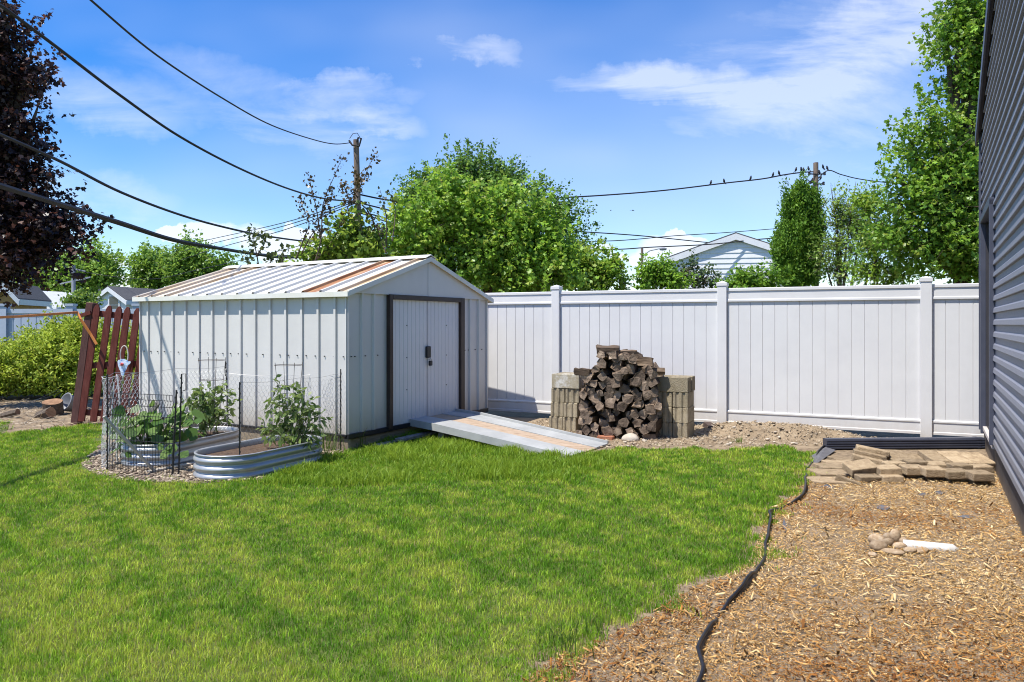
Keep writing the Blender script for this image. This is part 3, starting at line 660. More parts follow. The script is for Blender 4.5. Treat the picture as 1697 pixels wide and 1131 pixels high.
# ---------------------------------------------------------------- garden: raised beds
def stadium(r, half, n=12):
    return [(r*math.cos(a), half + r*math.sin(a)) for a in [PI*i/n for i in range(n+1)]] + [(r*math.cos(a), -half + r*math.sin(a)) for a in [PI + PI*i/n for i in range(n+1)]]
def raised_bed(c0, c1, r, label, h=.235):
    c0, c1 = Vector(c0), Vector(c1); d = c1 - c0; L = d.length/2
    t = thing('raised_bed', label, 'planter', ((c0+c1)/2).to_tuple(), math.atan2(d.y, d.x) - PI/2, 'galvanised garden beds beside the shed')
    prof = [(-.012, -.02), (-.012, .0)]
    for k in range(3):
        z = .008 + k*.074; prof += [(-.010, z), (.003, z+.008), (.012, z+.020), (.013, z+.032), (.006, z+.046), (-.008, z+.056), (-.012, z+.064)]
    prof += [(-.012, h-.012), (.004, h-.008), (.008, h), (.002, h+.006), (-.010, h+.006), (-.018, h-.004), (-.02, h-.05), (-.02, .0)]
    mb = MB(); n = 26; vs = []; fs = []
    for o_, z in prof: vs += [(x, y, z) for x, y in stadium(r + o_, L)]
    for i in range(len(prof)-1):
        for j in range(n): q = (j+1) % n; fs.append((i*n+j, i*n+q, (i+1)*n+q, (i+1)*n+j))
    mb.add(vs, fs); mb.build('metal_wall', M['galv'], t, 0, True)
    mb = MB(); pts = stadium(r-.012, L); vs = [(0, -L*.5, .185), (0, L*.5, .19)]; 
    rings = []
    for f in (.45, .75, 1.0): rings.append([(x*f, y*(.55+.45*f), .18 + random.uniform(-.012, .018)*(f < 1)) for x, y in pts])
    V = [v for rg in rings for v in rg]; F_ = [tuple(range(n))] + [(i*n+j, (i+1)*n+j, (i+1)*n+(j+1) % n, i*n+(j+1) % n) for i in range(2) for j in range(n)]
    mb.add(V, F_); mb.build('soil_fill', M['soil'], t, 0, True)
    return t
raised_bed((-2.66, 7.1, 0), (-2.33, 7.77, 0), .335, 'oval galvanised raised bed with bare soil, closer to the lawn')
raised_bed((-3.66, 7.72, 0), (-3.44, 8.42, 0), .335, 'oval galvanised raised bed full of squash leaves, closer to the shed wall')

# ---------------------------------------------------------------- stakes, cages, wire
def stake(x, y, h, r, label, lean=(0, 0), m='black', twist=True):
    t = MB(); pts = [(lean[0]*i/6, lean[1]*i/6, -.04 + (h+.04)*i/6) for i in range(7)]; t.tube(pts, r, 6)
    if twist:
        for i in range(int(h/.045)):
            z = .03 + i*.045; t.box((lean[0]*z/h + (r*.7 if i % 2 else -r*.7), lean[1]*z/h, z), (r*1.6, r*1.6, .018))
    o = t.build('garden_stake', M[m], None); o.location = (x, y, 0); return tag(o, label, 'stake', 'stakes around the vegetable beds')
stake(-3.94, 7.26, .95, .006, 'thin black stake at the chicken wire corner nearest the red fence')
stake(-3.18, 6.98, .82, .008, 'short knobbly black stake at the end of the folding garden fence', (.04, 0))
s_ = stake(-3.13, 7.0, .97, .007, 'tall black stake with a square loop handle at its top', (.03, 0))
mb = MB(); mb.tube([(0,0,0),(.04,0,0),(.04,0,-.15),(.01,0,-.16)], .005, 5); hd = mb.build('loop_handle', M['black'], s_); hd.location = (.03, 0, .97)
stake(-2.52, 6.9, .90, .006, 'straight black stake in front of the soil filled bed')
stake(-3.30, 8.72, 1.0, .007, 'black stake leaning by the far end of the squash bed', (-.05, 0))
stake(-3.22, 8.85, .82, .006, 'thin grey stake close to the shed wall', (0, 0), 'wire', False)
stake(-1.93, 8.40, .93, .006, 'black stake at the front corner of the shed')
stake(-4.05, 7.45, .85, .006, 'bent pale stake holding the bunched end of the chicken wire', (.05, .05), 'wire_pale', False)
def chicken(path, h, label, cell=.05, r=.0009, z0=.02, m='wire', sag=.02):
    path = [Vector(p) for p in path]; seg = [(b-a).length for a, b in zip(path, path[1:])]; tot = sum(seg)
    def at(s, z):
        s = max(0, min(tot, s)); i = 0
        while i < len(seg)-1 and s > seg[i]: s -= seg[i]; i += 1
        a, b = path[i], path[i+1]; p = a.lerp(b, s/seg[i]); n = Vector((-(b-a).y, (b-a).x, 0)).normalized()
        w = math.sin(s*5+i)*.02 + math.sin(z*7+s*3)*.012
        return (p.x + n.x*w, p.y + n.y*w, z0 + z*(h - sag*math.sin(PI*s/seg[i]))/h)
    mb = MB(); nx = int(tot/cell); nz = int(h/(cell*.86))
    for i in range(nx+1):
        for j in range(nz):
            z = j*cell*.86; o_ = cell*.5*(j % 2); x = i*cell + o_
            a, b = at(x, z), at(x, z + cell*.43); c1, c2 = at(x + cell*.5, z + cell*.86), at(x - cell*.5, z + cell*.86)
            if x > tot: continue
            mb.tube([a, b], r*1.5, 3, False)
            if x + cell*.5 <= tot: mb.tube([b, c1], r, 3, False)
            if x - cell*.5 >= 0: mb.tube([b, c2], r, 3, False)
    for z in (0, h): mb.tube([at(tot*i/40, z) for i in range(41)], r*1.6, 4, False)
    return tag(mb.build('chicken_wire', M[m], None), label, 'wire netting')
chicken([(-3.94,7.26,0), (-3.98,7.5,0), (-3.70,8.2,0), (-3.32,8.75,0)], .93, 'chicken wire stretched along the shed side of the squash bed', m='wire', r=.0011)
chicken([(-2.52,6.9,0), (-2.12,7.45,0), (-1.90,8.05,0), (-1.93,8.4,0)], .88, 'loose chicken wire along the lawn side of the soil filled bed', .055, .0006, m='rusty')
chicken([(-3.30,8.72,0), (-2.6,8.55,0), (-2.3,8.62,0), (-1.93,8.4,0)], .84, 'chicken wire running past the shed wall to its front corner')
chicken([(-3.94,7.26,0), (-4.06,7.42,0), (-3.99,7.6,0), (-4.10,7.75,0), (-4.02,7.9,0), (-3.95,8.05,0)], .90, 'pale crumpled end of chicken wire bunched beside the red pickets', .045, .0017, m='wire_pale')
ff = thing('garden_fence_panel', 'low black folding wire fence with a zigzag top in front of the squash', 'wire fence', (-3.94, 7.26, 0), math.atan2(-.28, .76))
FL = .81; mb = MB()
for i in range(25):
    x = FL*i/24; k_ = .02
    mb.tube([(x, 0, -.03), (x, 0, .56), (x+k_, 0, .60), (x+k_*.1, 0, .655), (x+k_, 0, .70), (x, 0, .73), (x, 0, .77)], .0028, 4)
mb.build('upright_wires', M['black'], ff)
mb = MB()
for z in (.10, .32, .56, .655, .715, .77): mb.tube([(0, .003, z), (FL, .003, z)], .003, 4)
mb.build('cross_wires', M['black'], ff)
def cage(x, y, h, label):
    t = thing('tomato_cage', label, 'tomato cage', (x, y, .18), .3, 'wire tomato cages over the beds')
    for k, (z, r) in enumerate(((h-.2, .145), (h-.42, .125), (h-.64, .10))):
        mb = MB(); mb.tube([(r*math.cos(a), r*math.sin(a), z) for a in [2*PI*i/20 for i in range(21)]], .0026, 4); mb.build('hoop', M['rusty'], t)
    for a in (.3, 1.9, 3.6, 5.1):
        mb = MB(); mb.tube([(.05*math.cos(a), .05*math.sin(a), -.1), (.15*math.cos(a), .15*math.sin(a), h-.17)], .0026, 4); mb.build('leg', M['rusty'], t)
cage(-3.38, 8.40, 1.05, 'wire tomato cage standing over the tomato in the squash bed')
cage(-2.33, 7.78, 1.03, 'wire tomato cage standing over the tomato in the soil filled bed')
def board(a, b, w, th, m, label, up=(0, 0, 1)):
    mb = MB(); mb.bar(a, b, w, th, up); return tag(mb.build('board', M[m], None, .004), label, 'board')
board(G(172, 690, .60) , G(258, 783, .02), .03, .02, 'pale_wood', 'pale weathered board leaning steeply inside the wire corner', (-.37, -.23, .9))
board(G(262, 668, .62), G(205, 750, .05), .05, .03, 'grey_wood', 'thin grey stick crossing the pale weathered board', (0, -1, .3))
board(G(186, 735, .18), G(214, 752, .04), .06, .02, 'grey_wood', 'short grey batten at the foot of the crossed boards', (0, -1, .3))
board(G(246, 782, .03), G(330, 766, .03), .05, .02, 'pale_wood', 'pale flat batten lying on the gravel between the beds')

# ---------------------------------------------------------------- red picket panel
TL = math.atan2(27, 195); pz = 10.55
pk = thing('picket_fence', 'leaning dark red picket fence section at the back corner of the shed', 'fence', (P(120, 537, pz).x, pz, 0), -.02)
def pkx(px): return (px - CX)/F*pz - pk.location.x
tops = [(135, 162, 505), (155, 182.5, 506.6), (172, 199, 508), (187, 213, 509), (203, 229.5, 511), (219, 245, 513)]
for i, (b, t, ty) in enumerate(tops):
    xb, xt = pkx(b), pkx(t); h = CH + (HY-ty)/F*pz; z0 = .06; w = .094
    mb = MB(); sh = (xt-xb)/(h-z0)
    pl = [(xb-w/2, 0, z0), (xb+w/2, 0, z0), (xt-sh*.09+w/2, 0, h-.09), (xt-sh*.06+w*.42, 0, h-.05), (xt+w*.2, 0, h-.008), (xt, 0, h), (xt-w*.2, 0, h-.008), (xt-sh*.06-w*.42, 0, h-.05), (xt-sh*.09-w/2, 0, h-.09)]
    mb.prism(pl, (0, -.012, 0), (0, .012, 0)); mb.build('picket', M['red_paint'], pk, .002)
for ya, yb, xa, xb in ((519, 527, 150, 236), (607, 603, 137, 236), (683, 690, 128, 222)):
    mb = MB(); mb.bar((pkx(xa), .035, CH + (HY-ya)/F*pz), (pkx(xb), .035, CH + (HY-yb)/F*pz), .04, .085); mb.build('rail', M['red_paint'], pk, .003)
mb = MB(); mb.bar((pkx(120.5), .06, -.1), (pkx(149), .06, CH + (HY-502)/F*pz), .10, .13); mb.build('post', M['red_post'], pk, .004)
mb = MB(); mb.bar((pkx(131), .0, 1.55), (pkx(152), -.02, 1.60), .02, .05); mb.build('stub_board', M['red_paint'], pk)
st = [P(-60, 529, 8.2), P(30, 525, 9.2), P(128, 518, 10.46), P(134, 530, 10.43), P(150, 554, 10.46), P(160, 571, 10.46)]
mb = MB()
for a, b in zip(st, st[1:]): mb.bar(a, b, .022, .030, (0, -.3, 1))
tag(mb.build('ratchet_strap', M['orange'], None), 'faded orange strap tied round the leaning red fence post', 'strap')
om = thing('garden_ornament', 'blue and white metal bird ornament with a wire hoop hung on a red picket', 'ornament', P(206, 577, 10.46))
k_ = pz/F; mb = MB(); mb.tube([(.055*math.cos(a), 0, -.10 + .13*math.sin(a)) for a in [2*PI*i/24 for i in range(25)]], .008, 6); mb.build('hoop', M['ornament_w'], om)
mb = MB(); rg = random.Random(4)
for cx, cz, a, b, an in ((0, -.20, .07, .05, 0), (.03, -.26, .10, .035, 1.2), (-.03, -.26, .10, .03, 1.9), (.0, -.31, .09, .03, 1.55), (.06, -.22, .06, .025, .5)):
    pts = [(cx + a*math.cos(t)*math.cos(an) - b*math.sin(t)*math.sin(an), 0, cz + a*math.cos(t)*math.sin(an) + b*math.sin(t)*math.cos(an)) for t in [2*PI*i/10 for i in range(10)]]
    d = rg.uniform(-.02, .0); mb.prism(pts, (0, d-.03, 0), (0, d-.024, 0))
mb.build('feathers', M['ornament_b'], om)
mb = MB(); mb.tube([(0, -.06, -.21), (-.01, -.055, -.24)], .02, 8); mb.build('breast', M['ornament_r'], om)
# bucket, cut logs
bk = G(108, 687) + Vector((.05, .15, .14)); mb = MB(); mb.lathe([(.0, -.13), (.10, -.13), (.145, .14), (.155, .14), (.155, .15), (.135, .15), (.095, -.11), (0, -.11)], 22)
o = mb.build('bucket', M['bucket'], None, 0, True); o.location = bk; o.rotation_euler = (math.radians(68), .15, -.6); tag(o, 'grey plastic bucket lying on its side behind the red fence post', 'bucket')
def cut_log(px, py, r, L, rz, label, up=False):
    rg = np.random.RandomState(px); mb = MB(); n = 12; vs = []; rr = [r*rg.uniform(.88, 1.08) for _ in range(n)]
    for y in (-L/2, 0, L/2): vs += [(rr[j]*math.cos(2*PI*j/n), y, rr[j]*math.sin(2*PI*j/n)) for j in range(n)]
    mb.add(vs, [(i*n+j, i*n+(j+1) % n, (i+1)*n+(j+1) % n, (i+1)*n+j) for i in range(2) for j in range(n)]); mb.cur = 1; mb.add([vs[j] for j in range(n)], [tuple(range(n))[::-1]]); mb.add([vs[2*n+j] for j in range(n)], [tuple(range(n))])
    o = mb.build('cut_log', [M['bark'], M['cut_end']], None); o.location = G(px, py) + Vector((0, .1, r*.8)); o.rotation_euler = (-.25 if not up else -1.3, 0, rz); return tag(o, label, 'log')
M['cut_end'] = mat('fresh_cut_wood', [(.16,.085,.045), (.34,.20,.11)], 14, .85, .3, 40)
cut_log(82, 690, .14, .22, .25, 'cut log with a pale round face beside the grey bucket', True)
cut_log(68, 695, .08, .35, 1.0, 'smaller cut branch lying left of the pale round log')
cut_log(4, 694, .05, .4, 1.4, 'dark cut branch on the bare dirt below the evergreen hedge')

# ---------------------------------------------------------------- poles, cables, birds
def pole_at(px, topy, Z, r, label, name='utility_pole', m='pole', lean=0):
    p = P(px, HY, Z); H = CH + (HY-topy)/F*Z
    t = thing(name, label, 'utility pole', (p.x, p.y, 0)); mb = MB(); mb.tube([(lean, 0, -.3), (0, 0, H)], [r*1.15, r*.85], 12); mb.build('shaft', M[m], t, 0, False); return t, H
up, H1 = pole_at(590, 232, 26, .115, 'leaning brown utility pole rising behind the shed roof', lean=.22)
mb = MB(); mb.tube([(-.22, -.1, H1-.05), (-.1, -.14, H1-.22), (.14, -.14, H1-.25), (.2, -.1, H1+.02), (.1, -.1, H1+.05), (.05, -.1, H1-.1)], .035, 6)
mb.tube([(-.2, -.1, H1+.02), (-.1, -.05, H1+.2), (.05, -.05, H1+.22), (.16, -.1, H1+.06)], .012, 5); mb.build('bracket', M['cable'], up)
for z in (H1-2.2, H1-2.5, H1-3.0):
    mb = MB(); mb.box((0, -.14, z), (.5, .06, .10)); mb.build('cable_clamp', M['cable'], up)
up2, H2 = pole_at(1352, 270, 34, .13, 'brown utility pole behind the columnar evergreen with birds around it')
for dx, z in ((-.35, -.55), (.35, -.55), (.3, -1.0), (-.3, -.95)):
    mb = MB(); mb.bar((0, -.1, H2+z), (dx, -.12, H2+z+.02), .05); mb.lathe([(0, -.08), (.06, -.07), (.05, 0), (.06, .07), (0, .09)], 8, (dx, -.12, H2+z+.03)); mb.build('insulator', M['cable'], up2)
t, H3 = pole_at(122, 440, 44, .12, 'slim grey utility pole in front of the far left trees', m='pole_grey')
mb = MB(); mb.bar((-.8, 0, H3-1.1), (1.0, 0, H3-.7), .08); mb.bar((0, 0, H3-.2), (.7, 0, H3-.35), .06); mb.build('crossarm', M['pole_grey'], t)
t, H4 = pole_at(1064, 412, 48, .10, 'small street lamp on a pole left of the white gable', 'street_lamp')
t['category'] = 'street lamp'
mb = MB(); mb.tube([(0, 0, H4-.5), (.5, 0, H4-.15), (1.2, 0, H4)], .04, 6); mb.build('arm', M['pole_grey'], t)
mb = MB(); mb.lathe([(0, -.12), (.2, -.1), (.26, 0), (.12, .08), (0, .1)], 10, (1.35, 0, H4-.02)); mb.build('lamp_head', M['pole_grey'], t)
def cable(pts, r, label, m='cable', n=5):
    """points given as (px, py, distance); the run between is a smooth sagging curve"""
    ps = [P(*p) for p in pts]; mb = MB(); mb.tube(smooth(ps, 8), r, n, False); return tag(mb.build('overhead_cable', M[m], None), label, 'cable', 'overhead cables')
def zi(x, x0, z0, x1, z1): return 1/(1/z0 + (1/z1-1/z0)*(x-x0)/(x1-x0))
def run(pts, x0, z0, x1, z1): return [(x, y, zi(x, x0, z0, x1, z1)) for x, y in pts]
cable(run([(100,-46),(150,0),(260,92),(370,164),(450,208),(520,232),(555,239),(580,237)], 100, 9, 580, 26), .016, 'thin black cable sweeping down to the very top of the brown pole')
cable(run([(-500,-480),(-200,-180),(-30,-12),(12,17),(100,83),(200,159),(300,228),(400,281),(480,314),(540,330),(592,334)], -30, 9, 590, 26), .024, 'black cable crossing the dark maple and meeting the brown pole below its top')
cable(run([(-900,-330),(-400,18),(-200,122),(-40,204),(0,223),(100,268),(200,319),(300,357),(380,379),(450,393),(530,402),(590,400)], -40, 8.5, 590, 26), .022, 'grey cable crossing the sky below the dark maple branch tips')
cable(run([(-900,-140),(-400,148),(-200,230),(-40,293),(0,308),(100,339),(200,370),(280,396),(340,408),(420,421),(480,427),(560,421),(592,412)], -40, 8, 590, 26), .034, 'thickest black cable, lowest of those sweeping over the shed roof')
cable(run([(-40,296.5),(0,311.5),(100,342),(200,373.5),(280,398.5),(345,411),(430,421),(500,424),(560,420),(592,412)], -40, 8.1, 590, 26.1), .014, 'thin cable twisted alongside the thickest black cable')
for i, (ya, yb, lab) in enumerate(((449, 331, 'upper thin cable rising from the far trees to the brown pole'), (462, 334, 'middle thin cable rising from the far trees to the brown pole'), (480, 337, 'lower thin cable rising from the far trees to the brown pole'))):
    cable([(180, ya-14+i*4, 60), (330, (ya*.56+yb*.44)+4, 44), (470, (ya*.25+yb*.75)+9, 33), (590, yb, 26)], .018, lab)
cable([(60, 424, 60), (122, 447, 44), (240, 463, 40), (330, 447, 36), (480, 412, 30), (592, 380, 26)], .014, 'faint cable dipping past the slim grey pole')
cable([(592, 322, 26), (660, 334, 27), (780, 340, 28), (900, 330, 29.5), (1000, 324, 31), (1100, 316, 32), (1200, 304, 33), (1262, 297, 33.4), (1300, 290, 33.7), (1330, 286, 34), (1352, 285, 34)], .030, 'thick black cable with a row of birds reaching the right hand pole')
cable([(1352, 300, 34), (1372, 283, 34), (1395, 290, 34.2), (1430, 298, 35), (1500, 306, 36), (1560, 308, 37)], .024, 'black cable leaving the bird covered pole towards the big green tree')
cable([(1300, 291, 33.7), (1325, 287, 33.8), (1340, 300, 33.9), (1350, 302, 34)], .018, 'short drooping loop of cable beside the bird covered pole')
cable([(592, 336, 26), (760, 372, 30), (940, 383, 34), (1060, 391, 38), (1180, 403, 42), (1290, 413, 46)], .028, 'cable crossing the sky just left of the white gable peak')
cable([(592, 350, 26), (800, 396, 34), (1000, 400, 42), (1120, 391, 48), (1200, 386, 52), (1290, 379, 56)], .026, 'thin cable rising faintly to the right behind the white gable')
cable([(592, 352, 26), (800, 412, 27), (1000, 414, 28), (1080, 410, 28.3), (1180, 405, 28.7), (1290, 395, 29), (1420, 398, 29.5), (1560, 402, 30)], .022, 'low cable crossing in front of the white gable')
def bird(p, rz, label, fly=False):
    mb = MB(); s = 1.0
    mb.lathe([(0, -.085), (.02, -.08), (.045, -.03), (.05, .01), (.038, .05), (.03, .07), (.032, .09), (.022, .11), (0, .118)], 8)
    if fly:
        mb.add([(0,-.03,.0),(.02,.16,.02),(.05,.34,.06),(.01,.2,.05)], [(0,1,2,3)]); mb.add([(0,.03,-.0),(.02,-.16,.02),(.05,-.34,.06),(.01,-.2,.05)], [(0,3,2,1)])
    else:
        mb.box((-.055, 0, -.11), (.02, .035, .10), Matrix.Rotation(.35, 3, 'Y')); mb.add([(.03,-.008,.095),(.03,.008,.095),(.065,0,.09)], [(0,1,2)])
        mb.box((.0, .015, -.10), (.008, .008, .05)); mb.box((.0, -.015, -.10), (.008, .008, .05))
    o = mb.build('bird', M['bird'], None, 0, False); o.location = p; o.rotation_euler = (0, .2 if not fly else 1.3, rz); return tag(o, label, 'bird', 'small black birds on the cable')
bl_ = [(1178, 305, 'perched lowest and farthest from the pole'), (1200, 302.5, 'second along the cable from the open end'), (1244, 297.5, 'perched alone in the middle of the cable'), (1281, 292, 'first of the pair left of the evergreen tip'), (1291, 289, 'second of the pair left of the evergreen tip'), (1319, 283.5, 'just above the evergreen tip'), (1328, 283, 'second above the evergreen tip'), (1332, 284, 'pressed close to its neighbour above the evergreen tip'), (1340, 282, 'nearest the pole on its left'), (1358, 288, 'clinging to the side of the pole'), (1364, 279, 'first to the right of the pole'), (1371, 281, 'farthest right of the pole'), (1346, 301, 'on the lower insulator left of the pole'), (1360, 297, 'on the lower insulator right of the pole')]
for i, (x, y, l) in enumerate(bl_): bird(P(x, y-2, 33.5), R.choice([0, PI]) + R.uniform(-.4, .4), 'small black bird ' + l)
bird(P(1012, 349, 95), .4, 'tiny bird flying in the open sky, the farther one', True)
bird(P(1049, 349, 62), 2.2, 'small bird flying with spread wings in the open sky', True)

# ---------------------------------------------------------------- houses behind
def house(name, label, px, Z, wpx, y_eave, y_peak, depth, wall, roofm, yaw=0, wins=(), over=.3, lap=.0, asym=0):
    s = Z/F; w = wpx*s; ze = CH + (HY-y_eave)*s; zp = CH + (HY-y_peak)*s; c = P(px, HY, Z)
    t = thing(name, label, 'garage' if 'garage' in name else ('shed' if 'shed' in name else 'house'), (c.x, c.y, 0), yaw)
    mb = MB(); pl = [(-w/2, 0, -.1), (w/2, 0, -.1), (w/2, 0, ze), (0, 0, zp), (-w/2, 0, ze)]
    mb.prism(pl, (0, 0, 0), (0, depth, 0))
    if lap:
        z = .2
        while z < zp - .1:
            hw = w/2 if z < ze else w/2*(zp-z)/(zp-ze)
            hw = min(hw, w/2*(zp-z-lap)/(zp-ze) if z + lap > ze else w/2)
            if hw > .1: mb.strip([(0, -.006, z+lap), (0, -.03, z+.01), (0, -.03, z), (0, -.004, z)], (-hw, 0, 0), (hw, 0, 0))
            z += lap
    mb.build('wall', M[wall], t)
    sl_ = (zp-ze)/(w/2); mb = MB()
    for g in (-1, 1): 
        a, b = (g*(w/2+over), ze - over*sl_ + .03), (0, zp+.03)
        mb.prism([(a[0], 0, a[1]), (b[0], 0, b[1]), (b[0], 0, b[1]+.12), (a[0], 0, a[1]+.12)], (0, -over, 0), (0, depth+over, 0))
    rf = mb.build('roof', M[roofm], t); mb = MB()
    for g in (-1, 1):
        a, b = (g*(w/2+over+.02), ze - (over+.02)*sl_), (0, zp)
        mb.prism([(a[0], 0, a[1]-.14), (b[0], 0, b[1]-.14), (b[0], 0, b[1]+.10), (a[0], 0, a[1]+.10)], (0, -over-.03, 0), (0, -over-.002, 0))
        x0, x1 = sorted((g*(w/2+over), g*(w/2+over+.05))); mb.bx(x0, x1, -over, depth, a[1]-.1, a[1]+.12)
    mb.build('fascia', M['white_siding'], rf)
    for x, z, ww, hh in wins:
        mb = MB(); mb.bx(x-ww/2-.08, x+ww/2+.08, -.06, -.01, z-hh/2-.08, z+hh/2+.08); f = mb.build('window', M['window_frame'], t)
        mb = MB(); mb.bx(x-ww/2, x+ww/2, -.075, -.06, z-hh/2, z-.02); mb.bx(x-ww/2, x+ww/2, -.075, -.06, z+.02, z+hh/2); mb.build('pane', M['pane'], f)
    return t
house('neighbour_house', 'white lap sided gable of a house showing above the vinyl fence', 1219, 29, 216, 430, 392, 12, 'white_siding', 'roofing', -.16, [], .10, .2)
hw = house('white_house', 'white house with grey roof beyond the red pickets', 182, 40, 62, 499, 479, 6, 'white_siding', 'roofing', -.22, [(.3, 2.45, .55, .9)], .14)
mb = MB(); mb.prism([(0, -.5, 2.75), (0, 5, 3.9), (0, 5.1, 3.8), (0, -.5, 2.62)], (1.0, 1.2, 0), (6.5, 1.2, 0)); mb.build('side_roof', M['roofing'], hw)
mb = MB(); mb.prism([(0, 0, -.1), (0, 4.8, -.1), (0, 4.8, 3.6), (0, 0, 2.7)], (1.05, 1.2, 0), (6.2, 1.2, 0)); mb.build('side_wing', M['white_siding'], hw)
for x in (1.7, 2.2):
    mb = MB(); mb.bx(x-.25, x+.25, 1.12, 1.18, 1.6, 2.45); f = mb.build('window', M['window_frame'], hw); mb = MB(); mb.bx(x-.19, x+.19, 1.10, 1.12, 1.66, 2.38); mb.build('pane', M['pane'], f)
mb = MB(); mb.prism([(-.9, 0, 2.35), (-2.2, 0, 2.1), (-2.2, 0, 2.22), (-.9, 0, 2.5)], (0, -.3, 0), (0, 4, 0)); mb.build('porch_roof', M['roofing'], hw)
house('white_garage', 'small white garage with a plain gable near the far grey fence', 73, 42, 50, 510, 487, 5, 'white_siding', 'white_siding', -.25, [], .12)
bh = house('cream_house', 'pale house with small windows and a red brick chimney at the far left', 25, 52, 70, 480, 440, 8, 'cream_siding', 'roofing', -.15, [(.8, 2.9, .8, 1.2), (-.9, 2.9, .7, 1.0)], .3)
mb = MB(); mb.bx(1.1, 1.9, .5, 1.3, 2.2, 5.8); mb.build('chimney', M['redbrick'], bh)
house('garden_shed', 'small tan wooden shed with a grey roof at the far left edge', 8, 30, 32, 493, 474, 3.5, 'tan_wood', 'roofing', .25, [], .15, .3)
gf = thing('vinyl_fence', 'blue grey vinyl fence far behind the evergreen hedge', 'fence', (P(-40, HY, 20).x, 20, 0), 0)
x0 = P(-40, HY, 20).x; L_ = P(250, HY, 20).x - x0; pr = []
n = int(L_/.2)
for i in range(n): a = L_*i/n; pr += [(a, 0, 0), (a+.012, -.012, 0), (a+.188, -.012, 0)]
mb = MB(); mb.strip(pr, (0, 0, .1), (0, 0, 1.72)); mb.bx(0, L_, .01, .03, .1, 1.72); mb.build('panel', M['grey_fence'], gf)
mb = MB(); mb.bx(0, L_, -.04, .04, 1.72, 1.84); mb.bx(0, L_, -.035, .035, .08, .22); mb.build('rail', M['grey_fence'], gf)
for px in (8, 118, 228):
    x = P(px, HY, 20).x - x0; mb = MB(); mb.bx(x-.09, x+.09, -.09, .09, 0, 1.92); mb.bx(x-.11, x+.11, -.11, .11, 1.92, 1.98); mb.build('post', M['grey_fence'], gf)

# ---------------------------------------------------------------- leaves and trees
DIAMOND = np.array([(0,0,0), (.42,.42,.10), (0,1,0), (-.42,.42,.10)])
NARROW = np.array([(0,0,0), (.24,.45,.06), (0,1,0), (-.24,.45,.06)])
MAPLE = np.array([(0,0,0), (.40,.06,.05), (.54,.50,.10), (.22,.55,.02), (0,1,-.06), (-.22,.55,.02), (-.54,.50,.10), (-.40,.06,.05)])
SPRAY = np.array([(0,0,0), (.22,.35,.04), (.13,.7,.02), (0,1,-.02), (-.13,.7,.02), (-.22,.35,.04)])
def unit(a): return a / np.maximum(np.linalg.norm(a, axis=-1, keepdims=True), 1e-9)
def leaf_mesh(name, pos, d, nrm, size, tint, shape, m, parent=None, droop=0):
    d = unit(d); x = unit(np.cross(d, nrm)); n = np.cross(x, d)
    S_ = shape[None] * size[:, None, None]
    V = pos[:, None] + S_[..., 0:1]*x[:, None] + S_[..., 1:2]*d[:, None] + S_[..., 2:3]*n[:, None]
    if droop: V[..., 2] -= droop * size[:, None] * shape[None, :, 1]**2
    k = len(shape); Fc = np.arange(len(pos)*k).reshape(-1, k)
    return np_mesh(name, V, Fc, m, parent, np.repeat(tint, k, 0))
def crown_leaves(blobs, twigs, per, tl, size, c0, c1, rg, up=.35, shell=.45, tipc=None, flop=.35, hang=.25, size_var=.35, clus=0, per_clus=11):
    B = np.array(blobs, float)
    if clus: B[:, 3:6] = np.maximum(B[:, 3:6] - clus*1.25 - tl*.3, B[:, 3:6]*.32)
    w = (B[:, 3]*B[:, 4]*B[:, 5])**.62; w /= w.sum()
    bi = rg.choice(len(B), twigs, p=w); b = B[bi]
    q = unit(rg.normal(size=(twigs, 3))); r = rg.rand(twigs)**shell
    r = np.where(rg.rand(twigs) < .12, r*rg.uniform(1, 1.16, twigs), r)
    p = b[:, :3] + q*r[:, None]*b[:, 3:6]
    ax = unit(q*.8 + rg.normal(size=(twigs, 3))*.55 + np.array([0, 0, up]))
    ct = rg.rand(twigs, 1)
    if clus:                                       # twigs gather on branchlets, leaving shaded gaps between
        ci = rg.randint(0, max(2, twigs//per_clus), twigs); cax = unit(ax + np.array([0, 0, up*.6])); t_ = rg.uniform(-1, 1.15, twigs)
        p = p[ci] + cax[ci]*(clus*1.5*t_)[:, None] + rg.normal(size=(twigs, 3))*clus*(.42 - .20*t_)[:, None]
        q = q[ci]; ax = unit(cax[ci]*.9 + rg.normal(size=(twigs, 3))*.5 + np.array([0, 0, up*.3])); ct = ct[ci]*.7 + .3*rg.rand(twigs, 1)
    L = tl*rg.uniform(.5, 1.3, twigs)
    clump = np.array(c0)*(1-ct) + np.array(c1)*ct
    u = rg.rand(twigs, per)
    P_ = p[:, None] + ax[:, None]*(L[:, None]*u)[..., None] + rg.normal(size=(twigs, per, 3))*size*.5
    D = ax[:, None]*.5 + rg.normal(size=(twigs, per, 3))*.7 + np.array([0, 0, -hang])
    Nn = np.array([0, 0, .75]) + rg.normal(size=(twigs, per, 3))*flop*1.6 + q[:, None]*.35
    T = 1.75*clump[:, None]*rg.uniform(.72, 1.28, (twigs, per, 1))
    if tipc is not None:
        m_ = ((u > .75) & (rg.rand(twigs, 1) < .5))[..., None]; T = np.where(m_, np.array(tipc)*rg.uniform(.8, 1.2, (twigs, per, 1)), T)
    S_ = size*rg.uniform(1-size_var, 1+size_var, (twigs, per))
    return P_.reshape(-1, 3), D.reshape(-1, 3), Nn.reshape(-1, 3), S_.ravel(), T.reshape(-1, 3), (p, ax, L)
